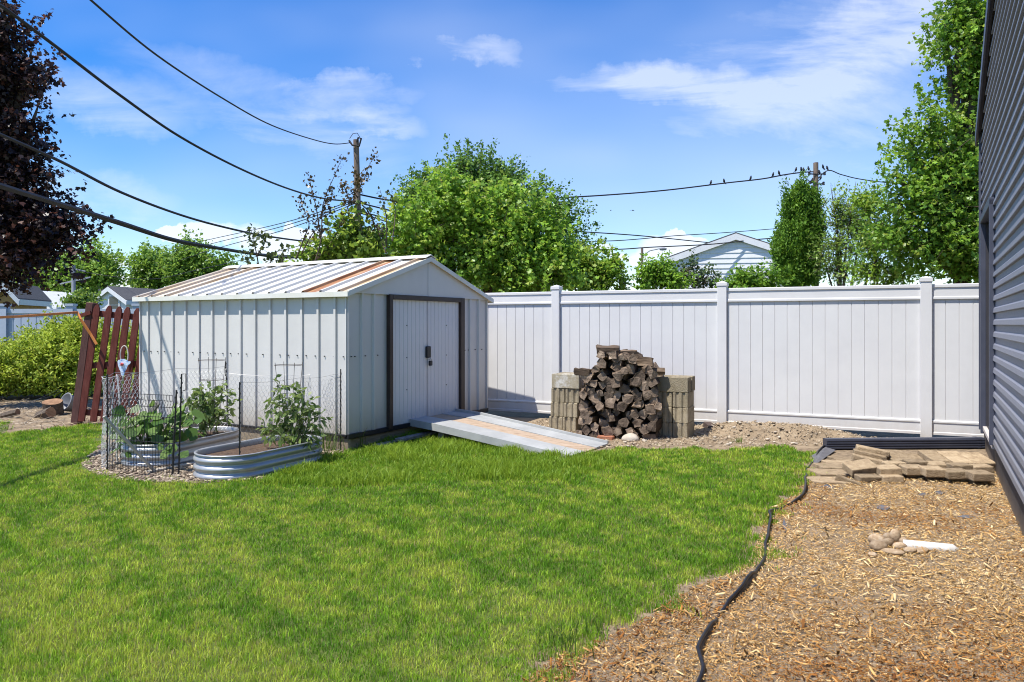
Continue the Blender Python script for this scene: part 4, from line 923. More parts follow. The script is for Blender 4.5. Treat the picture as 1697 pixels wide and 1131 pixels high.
def limbs(mb, base, blobs, r0, rg, fork=.45, twigs=None, tr=.006, ntw=0):
    base = Vector(base); top = Vector(np.mean(np.array(blobs)[:, :3], 0))
    tall = max(b[2] for b in blobs); f = Vector((base.x + (top.x-base.x)*.35, base.y + (top.y-base.y)*.35, base.z + (tall-base.z)*fork))
    mb.tube([base - Vector((0, 0, .2)), base.lerp(f, .5) + Vector((rg.uniform(-.06, .06), 0, 0)), f], [r0*1.25, r0, r0*.8], 8)
    for b in blobs:
        c = Vector(b[:3]); m_ = f.lerp(c, .5) + Vector((rg.uniform(-.15, .15), rg.uniform(-.15, .15), rg.uniform(0, .2)))
        mb.tube([f - Vector((0, 0, .05)), m_, c, c + (c-m_)*.25], [r0*.55, r0*.38, r0*.2, r0*.06], 6)
    if twigs is not None and ntw:
        p, ax, L = twigs
        for i in rg.choice(len(p), min(ntw, len(p)), replace=False):
            a = Vector(p[i] - ax[i]*L[i]*.8); mb.tube([a, Vector(p[i]), Vector(p[i] + ax[i]*L[i])], [tr, tr*.8, tr*.3], 3, False)
def tree(name, label, blobs, base, r0, twigs, per, tl, size, c0, c1, shape, m='leaf', seed=1, ntw=300, cat='tree', group=None, fork=.45, tr=.006, spikes=(), sz=None, **kw):
    rg = np.random.RandomState(seed); t = thing(name, label, cat, (base[0], base[1], 0), 0, group); o_ = np.array([base[0], base[1], 0.])
    blobs = [tuple(np.array(b[:3]) - o_) + tuple(b[3:]) for b in blobs]
    pos, d, nn, s, tint, tw = crown_leaves(blobs, twigs, per, tl, size, c0, c1, rg, **kw)
    if spikes:
        sp_, sd_ = [], []
        for ln in spikes:
            pts = smooth([P(a, b, sz) - Vector(o_) for a, b in ln], 6); k = len(pts); nl = int(sum((pts[i+1]-pts[i]).length for i in range(k-1))*95)
            for _ in range(nl):
                f = rg.rand()**.85*(k-1); i = min(int(f), k-2); w_ = .15*(1 - .65*f/(k-1))
                sp_.append(np.array(pts[i].lerp(pts[i+1], f-i)) + rg.normal(size=3)*w_*.6); sd_.append(np.array((pts[i+1]-pts[i]).normalized())*.7 + rg.normal(size=3)*.6)
        n_ = len(sp_); ct = rg.rand(n_, 1); pos = np.concatenate([pos, np.array(sp_)]); d = np.concatenate([d, np.array(sd_)]); nn = np.concatenate([nn, rg.normal(size=(n_, 3)) + [0, 0, .6]])
        s = np.concatenate([s, size*rg.uniform(.6, 1.2, n_)]); tint = np.concatenate([tint, 1.6*(np.array(c0)*(1-ct) + np.array(c1)*ct)])
    ok = pos[:, 2] > .1
    leaf_mesh('crown', pos[ok], d[ok], nn[ok], s[ok], tint[ok], shape, M[m], t)
    mb = MB(); limbs(mb, (0, 0, 0), blobs, r0, rg, fork, tw, tr, ntw); mb.build('trunk', M['bark'], t, 0, True); return t
def BL(Z, *bs, dz=.9):
    """crown masses measured in the survey picture: (px, py, rx, ry[, dz]) at distance Z"""
    out = []
    for b in bs:
        s = Z/F; z = Z + (b[4] if len(b) > 4 else 0); p = P(b[0], b[1], z); out.append((p.x, p.y, p.z, b[2]*s, (b[2]+b[3])*.5*s*dz, b[3]*s))
    return out
GR0, GR1, TIP = (.080,.165,.016), (.175,.28,.034), (.30,.39,.06)
# bright maple behind the shed and the darker tree rising behind it
tree('maple_tree', 'bright green young maple filling the space behind the shed and white fence',
     BL(14.6, (690,400,62,75), (760,360,70,66), (835,390,72,70), (905,420,62,62), (740,452,80,50), (860,462,80,45), (655,440,36,50), (930,455,45,45), (800,430,70,60), (845,335,40,34), (735,318,32,32), (912,352,24,34), (670,372,26,30)),
     (P(800,HY,15).x, 15.2), .12, 5200, 8, .26, .074, GR0, GR1, MAPLE, seed=3, ntw=500, clus=.26, tipc=TIP, hang=.55, shell=.38, up=.45)
tree('pear_tree', 'darker green tree with upright shoots rising behind the bright young maple',
     BL(18.5, (760,325,62,55), (820,335,70,58), (705,350,48,42), (890,350,58,38), (935,378,40,28), (950,410,28,16), (775,290,34,30), (800,300,30,30), (850,312,26,24), (690,330,26,22), (930,350,16,18), (960,440,26,20)),
     (P(800,HY,18.5).x, 18.6),   .16, 3600, 9, .30, .068, (.045,.100,.016), (.105,.185,.032), DIAMOND, 'waxy', seed=4, ntw=700, clus=.32, sz=18.3, spikes=[[(745,300),(742,262),(739,224)], [(752,300),(757,260),(760,236)], [(775,290),(776,255),(774,230)], [(795,290),(795,262),(797,238)], [(700,335),(690,300),(680,280)], [(712,325),(705,290),(703,270)], [(830,310),(832,288),(828,268)], [(880,340),(893,312),(902,292)], [(855,320),(860,300),(868,288)], [(930,350),(950,336),(972,336)], [(935,365),(965,352),(985,350)], [(940,385),(970,378),(992,372)], [(945,405),(975,402),(1003,398)], [(725,310),(722,285),(726,262)], [(668,365),(660,335),(664,310)], [(812,300),(815,275),(812,256)]], up=.9, shell=.40, fork=.5)
tree('shrub', 'loose green bush rising over the white fence beside the young maple', BL(16, (960,455,42,38), (1000,462,40,28), (940,440,30,30), (1030,468,30,18), (1008,440,18,12)), (P(985,HY,16).x, 16), .05, 650, 8, .3, .085, (.07,.14,.016), (.15,.25,.03), DIAMOND, seed=5, ntw=150, clus=.16, cat='shrub', tipc=TIP)
tree('shrub', 'rounded green bush just left of the second fence post, before the white gable', BL(17, (1098,462,36,24), (1080,458,22,18), (1122,470,20,14)), (P(1098,HY,17).x, 17), .05, 420, 8, .3, .085, (.06,.13,.014), (.14,.24,.026), DIAMOND, seed=6, ntw=100, clus=.16, cat='shrub')
tree('sapling', 'sparse small leaved sapling standing in front of the white gable wall', BL(18, (1142,455,18,18), (1165,462,20,14), (1150,440,10,8), (1180,470,12,8)), (P(1155,HY,18).x, 18), .03, 130, 6, .3, .075, (.035,.06,.02), (.06,.09,.03), DIAMOND, 'waxy', seed=7, ntw=90, cat='sapling')
tree('shrub', 'low green bush between the second fence post and the columnar evergreen', BL(17.5, (1222,476,28,18), (1252,478,28,18), (1235,466,12,14), (1272,470,16,18)), (P(1240,HY,17.5).x, 17.5), .05, 420, 8, .28, .08, (.06,.13,.014), (.13,.23,.026), DIAMOND, seed=8, ntw=100, clus=.16, cat='shrub')
# columnar evergreen
ev = BL(20, (1322,445,38,50), (1320,395,36,52), (1324,350,31,42), (1307,338,13,26), (1331,334,14,30), (1346,348,13,36), (1350,400,12,66), (1345,440,20,45), (1296,425,15,50), (1306,462,30,24))
tree('arborvitae', 'tall columnar dark evergreen with two pointed tips beside the bird covered pole', ev, (P(1322,HY,20).x, 20), .12, 6500, 7, .14, .085, (.034,.088,.010), (.105,.19,.018), SPRAY, 'needle', seed=9, ntw=0, clus=.16, per_clus=16, sz=19.7, spikes=[[(1306,345),(1304,318),(1303,297)], [(1302,340),(1300,320),(1299,306)], [(1330,335),(1331,308),(1330,285)], [(1335,340),(1337,315),(1336,296)], [(1325,335),(1325,312),(1325,298)]], up=1.1, shell=.25, flop=.6, hang=-.5)
# thin tree and the big maple on the right
tree('ash_tree', 'airy thin leaved tree between the columnar evergreen and the big maple', BL(19, (1395,360,30,45), (1385,400,32,30), (1410,420,30,35), (1392,450,36,30), (1425,380,26,40), (1380,330,14,20), (1365,430,14,30), (1415,325,12,20)), (P(1392,HY,19).x, 19), .06, 560, 8, .4, .085, (.06,.11,.018), (.16,.23,.04), NARROW, seed=10, ntw=300, clus=.16, fork=.3)
tree('shrub', 'feathery green shrub leaning over the fence at the foot of the big maple', BL(15.5, (1440,345,20,40), (1450,400,32,50), (1440,450,35,30), (1480,455,40,28)), (P(1450,HY,15.5).x, 15.6), .05, 700, 8, .3, .08, (.08,.15,.017), (.17,.27,.03), NARROW, seed=12, ntw=150, clus=.16, cat='shrub', tipc=TIP)
tree('maple_tree', 'big green maple towering beside the slate garage',
     BL(14.5, (1620,45,58,60), (1588,25,40,42), (1570,80,36,40), (1612,130,50,55), (1650,200,50,70), (1548,215,36,48), (1515,250,38,42), (1565,285,58,52), (1625,290,58,58), (1497,305,34,34), (1530,340,60,54), (1600,355,66,60), (1485,390,50,44), (1540,415,64,58), (1610,430,66,56), (1660,100,50,90), (1605,-30,56,50), (1660,320,60,90), (1605,225,34,30)),
     (P(1600,HY,15).x, 15), .2, 5600, 8, .28, .070, (.058,.130,.014), (.150,.25,.028), MAPLE, seed=11, ntw=700, clus=.30, sz=14.3, spikes=[[(1560,60),(1543,50),(1532,42)], [(1575,30),(1560,18),(1552,14)], [(1555,100),(1540,110),(1535,100)], [(1548,200),(1530,165),(1522,142)], [(1560,210),(1545,175),(1540,165)], [(1510,250),(1490,225),(1470,200)], [(1505,270),(1480,255),(1458,240)], [(1495,300),(1468,285),(1455,272)], [(1520,235),(1512,205),(1500,182)], [(1585,200),(1575,180),(1570,160)], [(1490,330),(1460,320),(1448,300)]], tipc=(.25,.34,.055), hang=.45, shell=.36, up=.25, fork=.3)
# dark purple maple top left
tree('purple_maple', 'dark purple leaved maple hanging into view at the upper left',
     BL(12.5, (-14,70,48,50), (6,50,24,34), (-20,140,56,50), (22,150,46,38), (-14,225,62,50), (28,240,44,38), (0,300,62,50), (44,300,38,30), (20,365,74,44), (85,372,52,34), (15,415,74,44), (72,420,46,28), (0,450,56,26), (-60,150,70,120), (-70,300,80,120), (-60,30,70,70), (-90,420,60,60), (52,210,24,20), (112,378,32,20), (42,125,30,22)),
     (P(-90,HY,12.6).x, 12.6),   .2, 6200, 8, .30, .072, (.011,.007,.0075), (.028,.014,.013), MAPLE, 'waxy', seed=13, ntw=500, clus=.28, tipc=(.11,.048,.030), hang=.4, shell=.42, up=.1, fork=.3)
# saplings in front of the brown pole: bare shoots with small leaf clusters
def shoots(name, label, lines, Z, size, n, c0, c1, seed, cat='sapling', spread=.055, r=.014):
    rg = np.random.RandomState(seed); b = P(lines[0][0][0], HY, Z); t = thing(name, label, cat, (b.x, Z, 0)); o_ = Vector((b.x, Z, 0))
    mb = MB(); ps, ds = [], []
    for ln in lines:
        pts = smooth([P(x, y, Z + rg.uniform(-.25, .25)) - o_ for x, y in ln], 5); k = len(pts)
        mb.tube(pts, [r*(1-.8*i/(k-1)) for i in range(k)], 5)
        for _ in range(int(n*1.5*len(ln)/3)):
            f = rg.rand()**.6*(k-1); i = min(int(f), k-2); p = pts[i].lerp(pts[i+1], f-i)
            ps.append(np.array(p) + rg.normal(size=3)*spread); ds.append(np.array((pts[i+1]-pts[i]).normalized())*.6 + rg.normal(size=3)*.7)
    mb.build('stems', M['bark'], t, 0, True); m_ = len(ps); ct = rg.rand(m_, 1)
    leaf_mesh('foliage', np.array(ps), np.array(ds), rg.normal(size=(m_, 3)) + [0, 0, .5], size*rg.uniform(.6, 1.3, m_), np.array(c0)*(1-ct) + np.array(c1)*ct, DIAMOND, M['waxy'], t); return t
BR0, BR1 = (.05,.045,.022), (.10,.075,.04)
shoots('sapling', 'tall wispy sapling of brownish upright shoots left of the brown pole', [[(520,440),(532,395),(535,340),(555,290),(567,262)], [(532,400),(525,350),(518,320),(512,292)], [(490,430),(506,390),(512,370),(502,345),(500,328)], [(535,345),(548,330),(552,318)], [(520,372),(530,360),(545,350)], [(500,420),(520,385),(540,380)]], 13.5, .062, 34, BR0, BR1, 21)
shoots('sapling', 'brown leaved shoots climbing around the middle of the brown pole', [[(520,435),(550,400),(570,360),(580,335),(596,310),(612,275),(620,255)], [(580,335),(574,318),(570,308)], [(596,310),(590,290)], [(600,340),(610,350),(620,370),(632,385)], [(585,335),(590,310),(602,290)]], 13.8, .066, 42, (.06,.048,.02), (.13,.095,.04), 22)
shoots('sapling', 'thin twiggy shoots between the brown pole and the bright maple', [[(640,420),(625,380),(610,345)], [(640,410),(640,360),(630,315)], [(650,400),(655,350),(645,318)], [(605,420),(600,385),(592,355)]], 13.6, .06, 26, (.04,.055,.02), (.08,.09,.03), 23)
shoots('sapling', 'small leafy shoots poking above the far end of the shed roof', [[(430,450),(425,420),(420,400),(416,380)], [(425,425),(440,400),(435,392)], [(415,450),(412,430),(405,420)], [(470,450),(468,430),(470,415)], [(455,450),(450,440),(446,428)]], 13.2, .085, 26, (.05,.075,.02), (.11,.14,.04), 24)
tree('shrub', 'leafy green shrub at the foot of the brown pole behind the shed roof', BL(14, (575,405,30,30), (600,420,30,26), (560,425,34,18), (530,432,30,12), (620,430,20,20), (585,385,14,14), (490,436,30,8)), (P(580,HY,14).x, 14), .05, 480, 8, .3, .11, (.08,.14,.018), (.19,.28,.04), DIAMOND, seed=25, ntw=150, clus=.16, cat='shrub', tipc=TIP)
# far trees on the left
far = [('broad green tree far off behind the white house gable', 46, (160,450,44,30), (135,452,36,34), (180,455,30,22), (110,468,30,25), (150,440,20,16)),
       ('round green tree far off right of the white house', 50, (250,450,34,28), (235,462,30,24), (270,462,26,20)),
       ('tallest far green tree over the back of the shed roof', 48, (315,440,36,30), (345,450,30,22), (300,452,26,24), (368,455,18,18), (310,420,16,12)),
       ('far green tree under the dark maple beside the grey pole', 47, (85,470,26,26), (70,478,20,18), (100,462,20,20))]
for i, f in enumerate(far):
    tree('far_tree', f[0], BL(f[1], *f[2:]), (P(f[2][0], HY, f[1]).x, f[1]), .25, 1000, 8, .7, .20, (.065,.125,.018), (.15,.24,.035), DIAMOND, seed=30+i, ntw=60, clus=.7, group='far trees beyond the houses', tr=.02)
for i, (x, y, rx, ry, Z, lab) in enumerate(((135,500,26,10,30,'small bright bush at the far end of the blue grey fence'),)):
    tree('shrub', lab, BL(Z, (x,y,rx,ry), (x-12,y+6,rx*.7,ry*.8)), (P(x,HY,Z).x, Z), .04, 160, 7, .35, .14, (.06,.11,.02), (.13,.19,.03), DIAMOND, seed=40+i, ntw=0, cat='shrub')
# the spreading evergreen hedge on the left
hb = []
for x, y, rx, ry, dz in ((20,622,76,56,0), (80,608,76,66,.4), (140,602,76,76,.8), (190,612,70,66,1.0), (-40,628,76,54,-.2), (55,588,62,44,1.2), (108,562,54,44,1.2), (160,575,60,48,1.4), (220,588,56,54,1.3), (30,645,76,34,-.2), (100,648,76,32,0), (230,640,56,44,.8), (-10,605,66,44,.6)):
    hb += BL(14.3, (x, y, rx, ry, dz))
tree('evergreen_shrub', 'broad feathery yellow green evergreen shrub behind the red pickets', hb, (P(80,HY,14.8).x, 14.8), .06, 11000, 8, .15, .075, (.085,.14,.014), (.25,.31,.035), SPRAY, 'needle', seed=14, ntw=0, clus=.15, per_clus=18, cat='shrub', up=.35, shell=.22, flop=.5, hang=.3, tipc=(.36,.40,.06), fork=.2)
# ---------------------------------------------------------------- vegetables
def compound(name, label, base, stems, size, c0, c1, seed, shape=NARROW, cat='plant', per=6, spread=.07):
    rg = np.random.RandomState(seed); base = Vector(base); t = thing(name, label, cat, base); mb = MB(); ps, ds, nn = [], [], []
    for pts in stems:
        pts = smooth([P(x, y, z) - base for x, y, z in pts], 4); k = len(pts); mb.tube(pts, [.008*(1-.6*i/(k-1)) for i in range(k)], 5)
        for i in range(1, k):
            for _ in range(2):
                a = np.array(pts[i]); br = unit(rg.normal(size=3) + np.array([0, 0, .2])); L = rg.uniform(.08, .17)
                mb.tube([a, a + br*L*.6 + [0, 0, .01], a + br*L - [0, 0, .02]], .0028, 3, False)
                for q in range(per):
                    ps.append(a + br*L*rg.uniform(.3, 1.1) + rg.normal(size=3)*.022); ds.append(br + rg.normal(size=3)*.7 + [0, 0, -.4]); nn.append(rg.normal(size=3)*.8 + [0, 0, .6])
    mb.build('stems', M['stem'], t, 0, True); m_ = len(ps); ct = rg.rand(m_, 1)
    leaf_mesh('foliage', np.array(ps), np.array(ds), np.array(nn), size*rg.uniform(.6, 1.3, m_), np.array(c0)*(1-ct) + np.array(c1)*ct, shape, M['leaf'], t, droop=.2); return t
M['stem'] = mat('plant_stem', [(.08,.14,.035), (.12,.18,.05)], 10, .6)
TM0, TM1 = (.08,.15,.025), (.26,.34,.11)
compound('tomato_plant', 'bushy tomato plant growing in the squash bed inside its cage', P(347,708,8.38), [[(347,708,8.38),(346,680,8.38),(350,650,8.4)], [(346,695,8.38),(330,675,8.3),(322,658,8.3)], [(347,690,8.38),(362,668,8.45),(368,650,8.5)], [(347,700,8.4),(335,690,8.4),(318,688,8.35)], [(348,700,8.4),(362,690,8.4),(372,680,8.4)], [(347,670,8.4),(340,655,8.4),(334,648,8.4)]], .075, TM0, TM1, 51)
compound('tomato_plant', 'leggy tomato plant growing in the soil filled bed beside its cage', P(482,740,7.62), [[(482,740,7.62),(474,700,7.62),(468,665,7.65),(464,645,7.65)], [(480,730,7.62),(498,690,7.6),(505,668,7.6),(498,655,7.6)], [(480,735,7.62),(460,715,7.55),(440,712,7.5)], [(484,735,7.65),(505,720,7.65),(512,700,7.7),(524,692,7.7)], [(482,725,7.62),(486,695,7.65),(482,675,7.65)], [(486,738,7.65),(502,738,7.65),(512,732,7.6)]], .078, TM0, TM1, 52)
sq = thing('squash_plant', 'sprawling squash plant with big pale green leaves filling the back bed', 'plant', (-3.75, 7.75, .19)); rg = np.random.RandomState(8); mb = MB(); mb2 = []
BIGLEAF = np.array([(0,0,0)] + [(.5*math.sin(a)*(1+.12*math.cos(5*a)), .48 - .55*math.cos(a)*(1+.10*math.cos(5*a)), .10*abs(math.sin(a))) for a in np.linspace(.35, 2*PI-.35, 14)])
ps, ds, nn = [], [], []
for (x, y), n in zip([(200,700),(215,690),(240,690),(262,700),(285,690),(300,688),(225,720),(250,725),(275,720),(292,725),(208,735),(235,742),(262,745),(290,742),(240,705),(310,700),(270,735),(222,705),(300,712),(256,712)], range(99)):
    z = rg.uniform(7.35, 7.85) - (y-715)*.004; p = np.array(P(x + rg.uniform(-4, 4), y + rg.uniform(-4, 4), z)) - [-3.75, 7.75, .19]
    st_ = np.array([p[0]*.4, p[1]*.4, 0.]); mb.tube([st_, (st_+p)*.5 + [0, 0, .03], p], .006, 5)
    for q in range(7):
        ps.append(p + rg.normal(size=3)*[.07,.06,.05]); ds.append(rg.normal(size=3)*[1, 1, .3] + [0, -.5, -.3]); nn.append(rg.normal(size=3)*.4 + [-.25, -.75, .8])
mb.build('stems', M['stem'], sq, 0, True); m_ = len(ps); ct = rg.rand(m_, 1)
leaf_mesh('foliage', np.array(ps), np.array(ds), np.array(nn), rg.uniform(.06, .14, m_), np.array((.06,.14,.018))*(1-ct**2) + np.array((.24,.36,.10))*ct**2, BIGLEAF, M['leaf'], sq, droop=.2)

# ---------------------------------------------------------------- grass, wood chips, gravel
def scatter(n, z0, z1, pw, rg, xl=-.80, xr=.80, pad=.9):
    """points over the ground in front of the house, denser near the photographer's standpoint"""
    u = rg.rand(n); a = 2 - pw
    z = (z0**a + u*(z1**a - z0**a))**(1/a)
    x = rg.uniform(-1, 1, n); x = np.where(x < 0, x*(-xl*z + pad), x*(xr*z + pad)); return x, z
def blades(name, x, y, h, w, tint, rg, label, z0=.01, lean=.5, parent=None):
    n = len(x); a = rg.uniform(0, 2*PI, n); sx, sy = np.cos(a), np.sin(a); b = rg.uniform(0, 2*PI, n); l = h*lean*rg.rand(n)
    lx, ly = np.cos(b)*l, np.sin(b)*l; V = np.zeros((n, 5, 3), np.float32); z0 = np.full(n, z0)
    for i, (f, ww) in enumerate(((0, 1), (0, -1), (.55, -.75), (.55, .75))):
        V[:, i, 0] = x + sx*w*.5*ww + lx*f*f; V[:, i, 1] = y + sy*w*.5*ww + ly*f*f; V[:, i, 2] = z0 - .01*(f == 0) + h*f
    V[:, 4, 0] = x + lx; V[:, 4, 1] = y + ly; V[:, 4, 2] = z0 + h*(1 - .25*lean*rg.rand(n))
    base = np.arange(n)[:, None]*5; Fc = np.concatenate([base + [0, 1, 2], base + [0, 2, 3], base + [3, 2, 4]], 1).reshape(-1, 3)
    o = np_mesh(name, V, Fc, M['grass'], parent, np.repeat(tint, 5, 0)); return tag(o, label, 'grass', None, 'stuff')
rg = np.random.RandomState(77); lp = [(p.x, p.y) for p in lawn_poly]
x, y = scatter(1050000, 2.0, 11.2, 1.35, rg); jx, jy = (vnoise(x, y, .13, 31)-.5)*.34 + rg.normal(size=len(x))*.03, (vnoise(x, y, .15, 32)-.5)*.34 + rg.normal(size=len(x))*.03
ok = in_poly(x + jx, y + jy, lp); x, y = x[ok], y[ok]
ln_ = vnoise(x + y*.5, y, .8, 1)*.14 + vnoise(x + y*.7, y*.7, .22, 2)*.36 + vnoise(x, y, .07, 3)*.50
ln_ = np.clip((ln_-.5)*2.1 + .5 + .16*np.clip((4.6-y)/2, 0, 1), 0, 1)[:, None]
G0, G1, G2 = np.array((.090,.222,.012)), np.array((.195,.355,.020)), np.array((.42,.50,.060))
ln_ = np.clip(ln_ + rg.normal(size=ln_.shape)*.16, 0, 1); tint = np.where(ln_ < .5, G0 + (G1-G0)*ln_*2, G1 + (G2-G1)*(ln_-.5)*2)*rg.uniform(.5, 1.5, (len(x), 1))
dry = rg.rand(len(x), 1) < .04 + .10*(ln_ > .7); tint = np.where(dry, np.array((.34,.28,.11))*rg.uniform(.7, 1.2, (len(x), 1)), tint)
h = rg.uniform(.012, .040, len(x))*(.8 + .5*vnoise(x, y, .4, 9)); w = .0024*(y/3)**.8*rg.uniform(.8, 1.4, len(x))
blades('lawn_grass', x, y, h, w, tint, rg, 'short mown green grass of the lawn', .012, 1.0)
# rough taller growth beside the shed and ramp
rp = [tuple(p)[:2] for p in gp((430,806),(528,764),(576,751),(640,728),(705,718),(800,738),(945,762),(1010,752),(1040,770),(930,800),(760,800),(560,812))]
x = rg.uniform(-2.8, 1.6, 90000); y = rg.uniform(6.2, 9.7, 90000); ok = in_poly(x, y, rp); x, y = x[ok], y[ok]; k_ = vnoise(x, y, .25, 5); ok = rg.rand(len(x)) < .25 + k_; x, y, k_ = x[ok], y[ok], k_[ok]
t_ = (k_*.5 + .5*rg.rand(len(x)))[:, None]; tint = np.array((.115,.24,.014))*(1-t_) + np.array((.29,.40,.036))*t_*rg.uniform(.6, 1.3, (len(x), 1))
blades('rough_grass', x, y, rg.uniform(.04, .10, len(x))*(.5 + k_), .007*rg.uniform(.7, 1.4, len(x)), tint, rg, 'taller rough grass and weeds along the shed and ramp', .012, 1.0)
def tuft(px, py, n, h, label, r=.06, c=(.10,.17,.03), w=.007, lean=.6, name='grass_tuft'):
    p = G(px, py); rr = np.random.RandomState(px); x = p.x + rr.normal(size=n)*r; y = p.y + rr.normal(size=n)*r
    o = blades(name, x, y, h*rr.uniform(.4, 1.1, n), np.full(n, w), np.array(c)*rr.uniform(.7, 1.4, (n, 1)), rr, label, 0, lean); o['kind'] = 'thing'; o['category'] = 'weed'; return o
tuft(545, 750, 60, .42, 'tall grass tuft at the end of the soil filled bed', .08)
tuft(592, 745, 45, .30, 'tall weed growing at the front corner of the shed', .05, lean=.9)
tuft(636, 732, 50, .26, 'pale arching dry grass under the shed doors', .12, (.30,.30,.16), .005, 1.9)
tuft(745, 728, 90, .20, 'dense grass clump beside the ramp support', .12)
tuft(1223, 735, 40, .10, 'small green weed sprouting from the dirt mound', .04, (.12,.2,.03))
tuft(985, 1048, 0 + 40, .09, 'green weed at the ragged corner of the lawn', .04)
tuft(925, 1078, 60, .12, 'longer grass clump at the lawn corner nearest the viewer', .06, (.07,.13,.02), .005)
def chips(name, x, y, L, W_, T_, tint, rg, label, m, tilt=.35, z0=.01):
    n = len(x); a = rg.uniform(0, 2*PI, n); ti = rg.normal(size=n)*tilt; ro = rg.normal(size=n)*tilt
    d = np.stack([np.cos(a)*np.cos(ti), np.sin(a)*np.cos(ti), np.sin(ti)], 1); s = np.stack([-np.sin(a)*np.cos(ro), np.cos(a)*np.cos(ro), np.sin(ro)], 1); u = unit(np.cross(d, s)); u *= np.sign(u[:, 2:3])
    c = np.stack([x, y, z0 + np.abs(np.sin(ti))*L*.4 + rg.rand(n)*.012], 1); V = []
    for e in (-1, 1):
        k = rg.uniform(.35, 1, (n, 1))
        for f, g in ((-1, 0), (1, 0), (.6, 1), (-.6, 1)): V.append(c + d*(e*L[:, None]*.5) + s*(f*W_[:, None]*.5*k) + u*(g*T_[:, None]*k))
    V = np.stack(V, 1); b = np.arange(n)[:, None]*8
    Fc = np.concatenate([b + [2,3,7,6], b + [0,4,7,3], b + [1,2,6,5], b + [0,3,2,1], b + [4,5,6,7]], 1).reshape(-1, 4)
    o = np_mesh(name, V, Fc, M[m], None, np.repeat(tint, 8, 0)); return tag(o, label, 'mulch' if 'chip' in name else 'debris', None, 'stuff')
x, y = scatter(400000, 2.0, 8.4, 1.25, rg, -.2, .82); mp_ = [(-.9,1.4), (5.6,1.4), (5.6,7.6), (3.45,7.55), (3.35,7.0)] + [(p.x-.07, p.y-.03) for p in lawn_edge[1:]] + [(e0.x-.3, e0.y-.5)]
ok = in_poly(x, y, mp_) & (rg.rand(len(x)) < .62 + 1.5*np.clip(vnoise(x, y, .35, 16)*.6 + vnoise(x, y, .12, 17)*.4 - .22, 0, 1)); x, y = x[ok], y[ok]; n = len(x)
red = np.clip((vnoise(x, y, .8, 11)*.6 + vnoise(x, y, .3, 12)*.4 - .42)*3 + np.clip((4.3-y)/2.2, 0, .8) - .15, 0, 1)[:, None]
pale = np.array([(.50,.37,.20), (.38,.25,.115), (.64,.54,.38), (.27,.175,.09), (.44,.31,.16)])[rg.choice(5, n, p=[.26,.22,.22,.16,.14])]
rd = np.array([(.25,.125,.045), (.34,.18,.06), (.145,.065,.025), (.42,.27,.125)])[rg.choice(4, n, p=[.3,.32,.16,.22])]
tint = np.where(rg.rand(n, 1) < red*.85, rd, pale)*rg.uniform(.5, 1.25, (n, 1))*np.where(y[:, None] > 4.6 - 1.2*vnoise(x, y, .5, 15)[:, None], np.array((1.06,.94,.72)), np.array((.91,.74,.50)))
big = rg.rand(n) < .055; sz = np.where(big, rg.uniform(.025, .055, n), rg.uniform(.006, .020, n))*(.85 + .05*y); wd = np.where(big, rg.uniform(.007, .016, n), rg.uniform(.0018, .0045, n))
chips('wood_chips', x, y, sz, wd, rg.uniform(.0015, .005, n), tint, rg, 'tan and reddish wood chip mulch covering the bed by the garage', 'chip')
# twigs and litter on the bare soil
mx, my, mw, md, mh = G(1290, 724).x, G(1290, 724).y + .15, 1.0, .45, .13
def mound_z(x, y):
    x, y = np.asarray(x), np.asarray(y); u = (x-mx)/mw; v = (y - my + u*mw*.35)/md
    q = np.clip(1-u*u, 0, 1)*np.clip(1-v*v, 0, 1); return .002 + mh*q**.8*(.6 + .8*vnoise(u*1.5, v*1.5, .3, 6)*.6 + .5*vnoise(u, v, .12, 8)*.6)
def litter(n, poly, box, rg, label, name, L=(.01, .05), cols=((.34,.26,.17), (.22,.16,.10), (.44,.37,.27))):
    x = rg.uniform(box[0], box[1], n); y = rg.uniform(box[2], box[3], n); ok = in_poly(x, y, poly); x, y = x[ok], y[ok]; n = len(x)
    t = np.array(cols)[rg.choice(len(cols), n)]*rg.uniform(.6, 1.25, (n, 1)); return chips(name, x, y, rg.uniform(*L, n), rg.uniform(.004, .014, n), rg.uniform(.002, .008, n), t, rg, label, 'chip', .25, .004 + mound_z(x, y))
dpoly = [tuple(p)[:2] for p in gp((1000,744),(1110,741),(1215,744),(1300,739),(1372,741))] + [(5.3,8.55), (5.0,9.2), (.6,11.3), (-.3,10.2)]
litter(16000, dpoly, (-.3, 5.3, 7.2, 11.3), rg, 'dry litter scattered over the dirt along the white fence', 'soil_litter')
lq = [tuple(p)[:2] for p in gp((-60,722),(0,722),(60,716),(118,708),(160,704),(235,690),(235,668),(-60,664))]
litter(9000, lq, (-14, -4, 8.5, 14.5), rg, 'twigs and dry litter on the bare dirt by the red fence', 'soil_litter', (.03, .16))
litter(520, lq, (-14, -4, 8.5, 14.5), rg, 'longer dead twigs strewn below the evergreen shrub', 'twig_litter', (.3, .8), ((.30,.23,.16), (.40,.33,.25)))
litter(5000, lawn_edge and [(p.x-.35, p.y) for p in lawn_edge[5:]] + [(p.x+.3, p.y) for p in lawn_edge[5:]][::-1], (-.5, 3, 2, 5), rg, 'crumbly dry litter along the ragged lawn edge', 'soil_litter', (.006, .02), ((.25,.19,.12), (.16,.12,.08)))
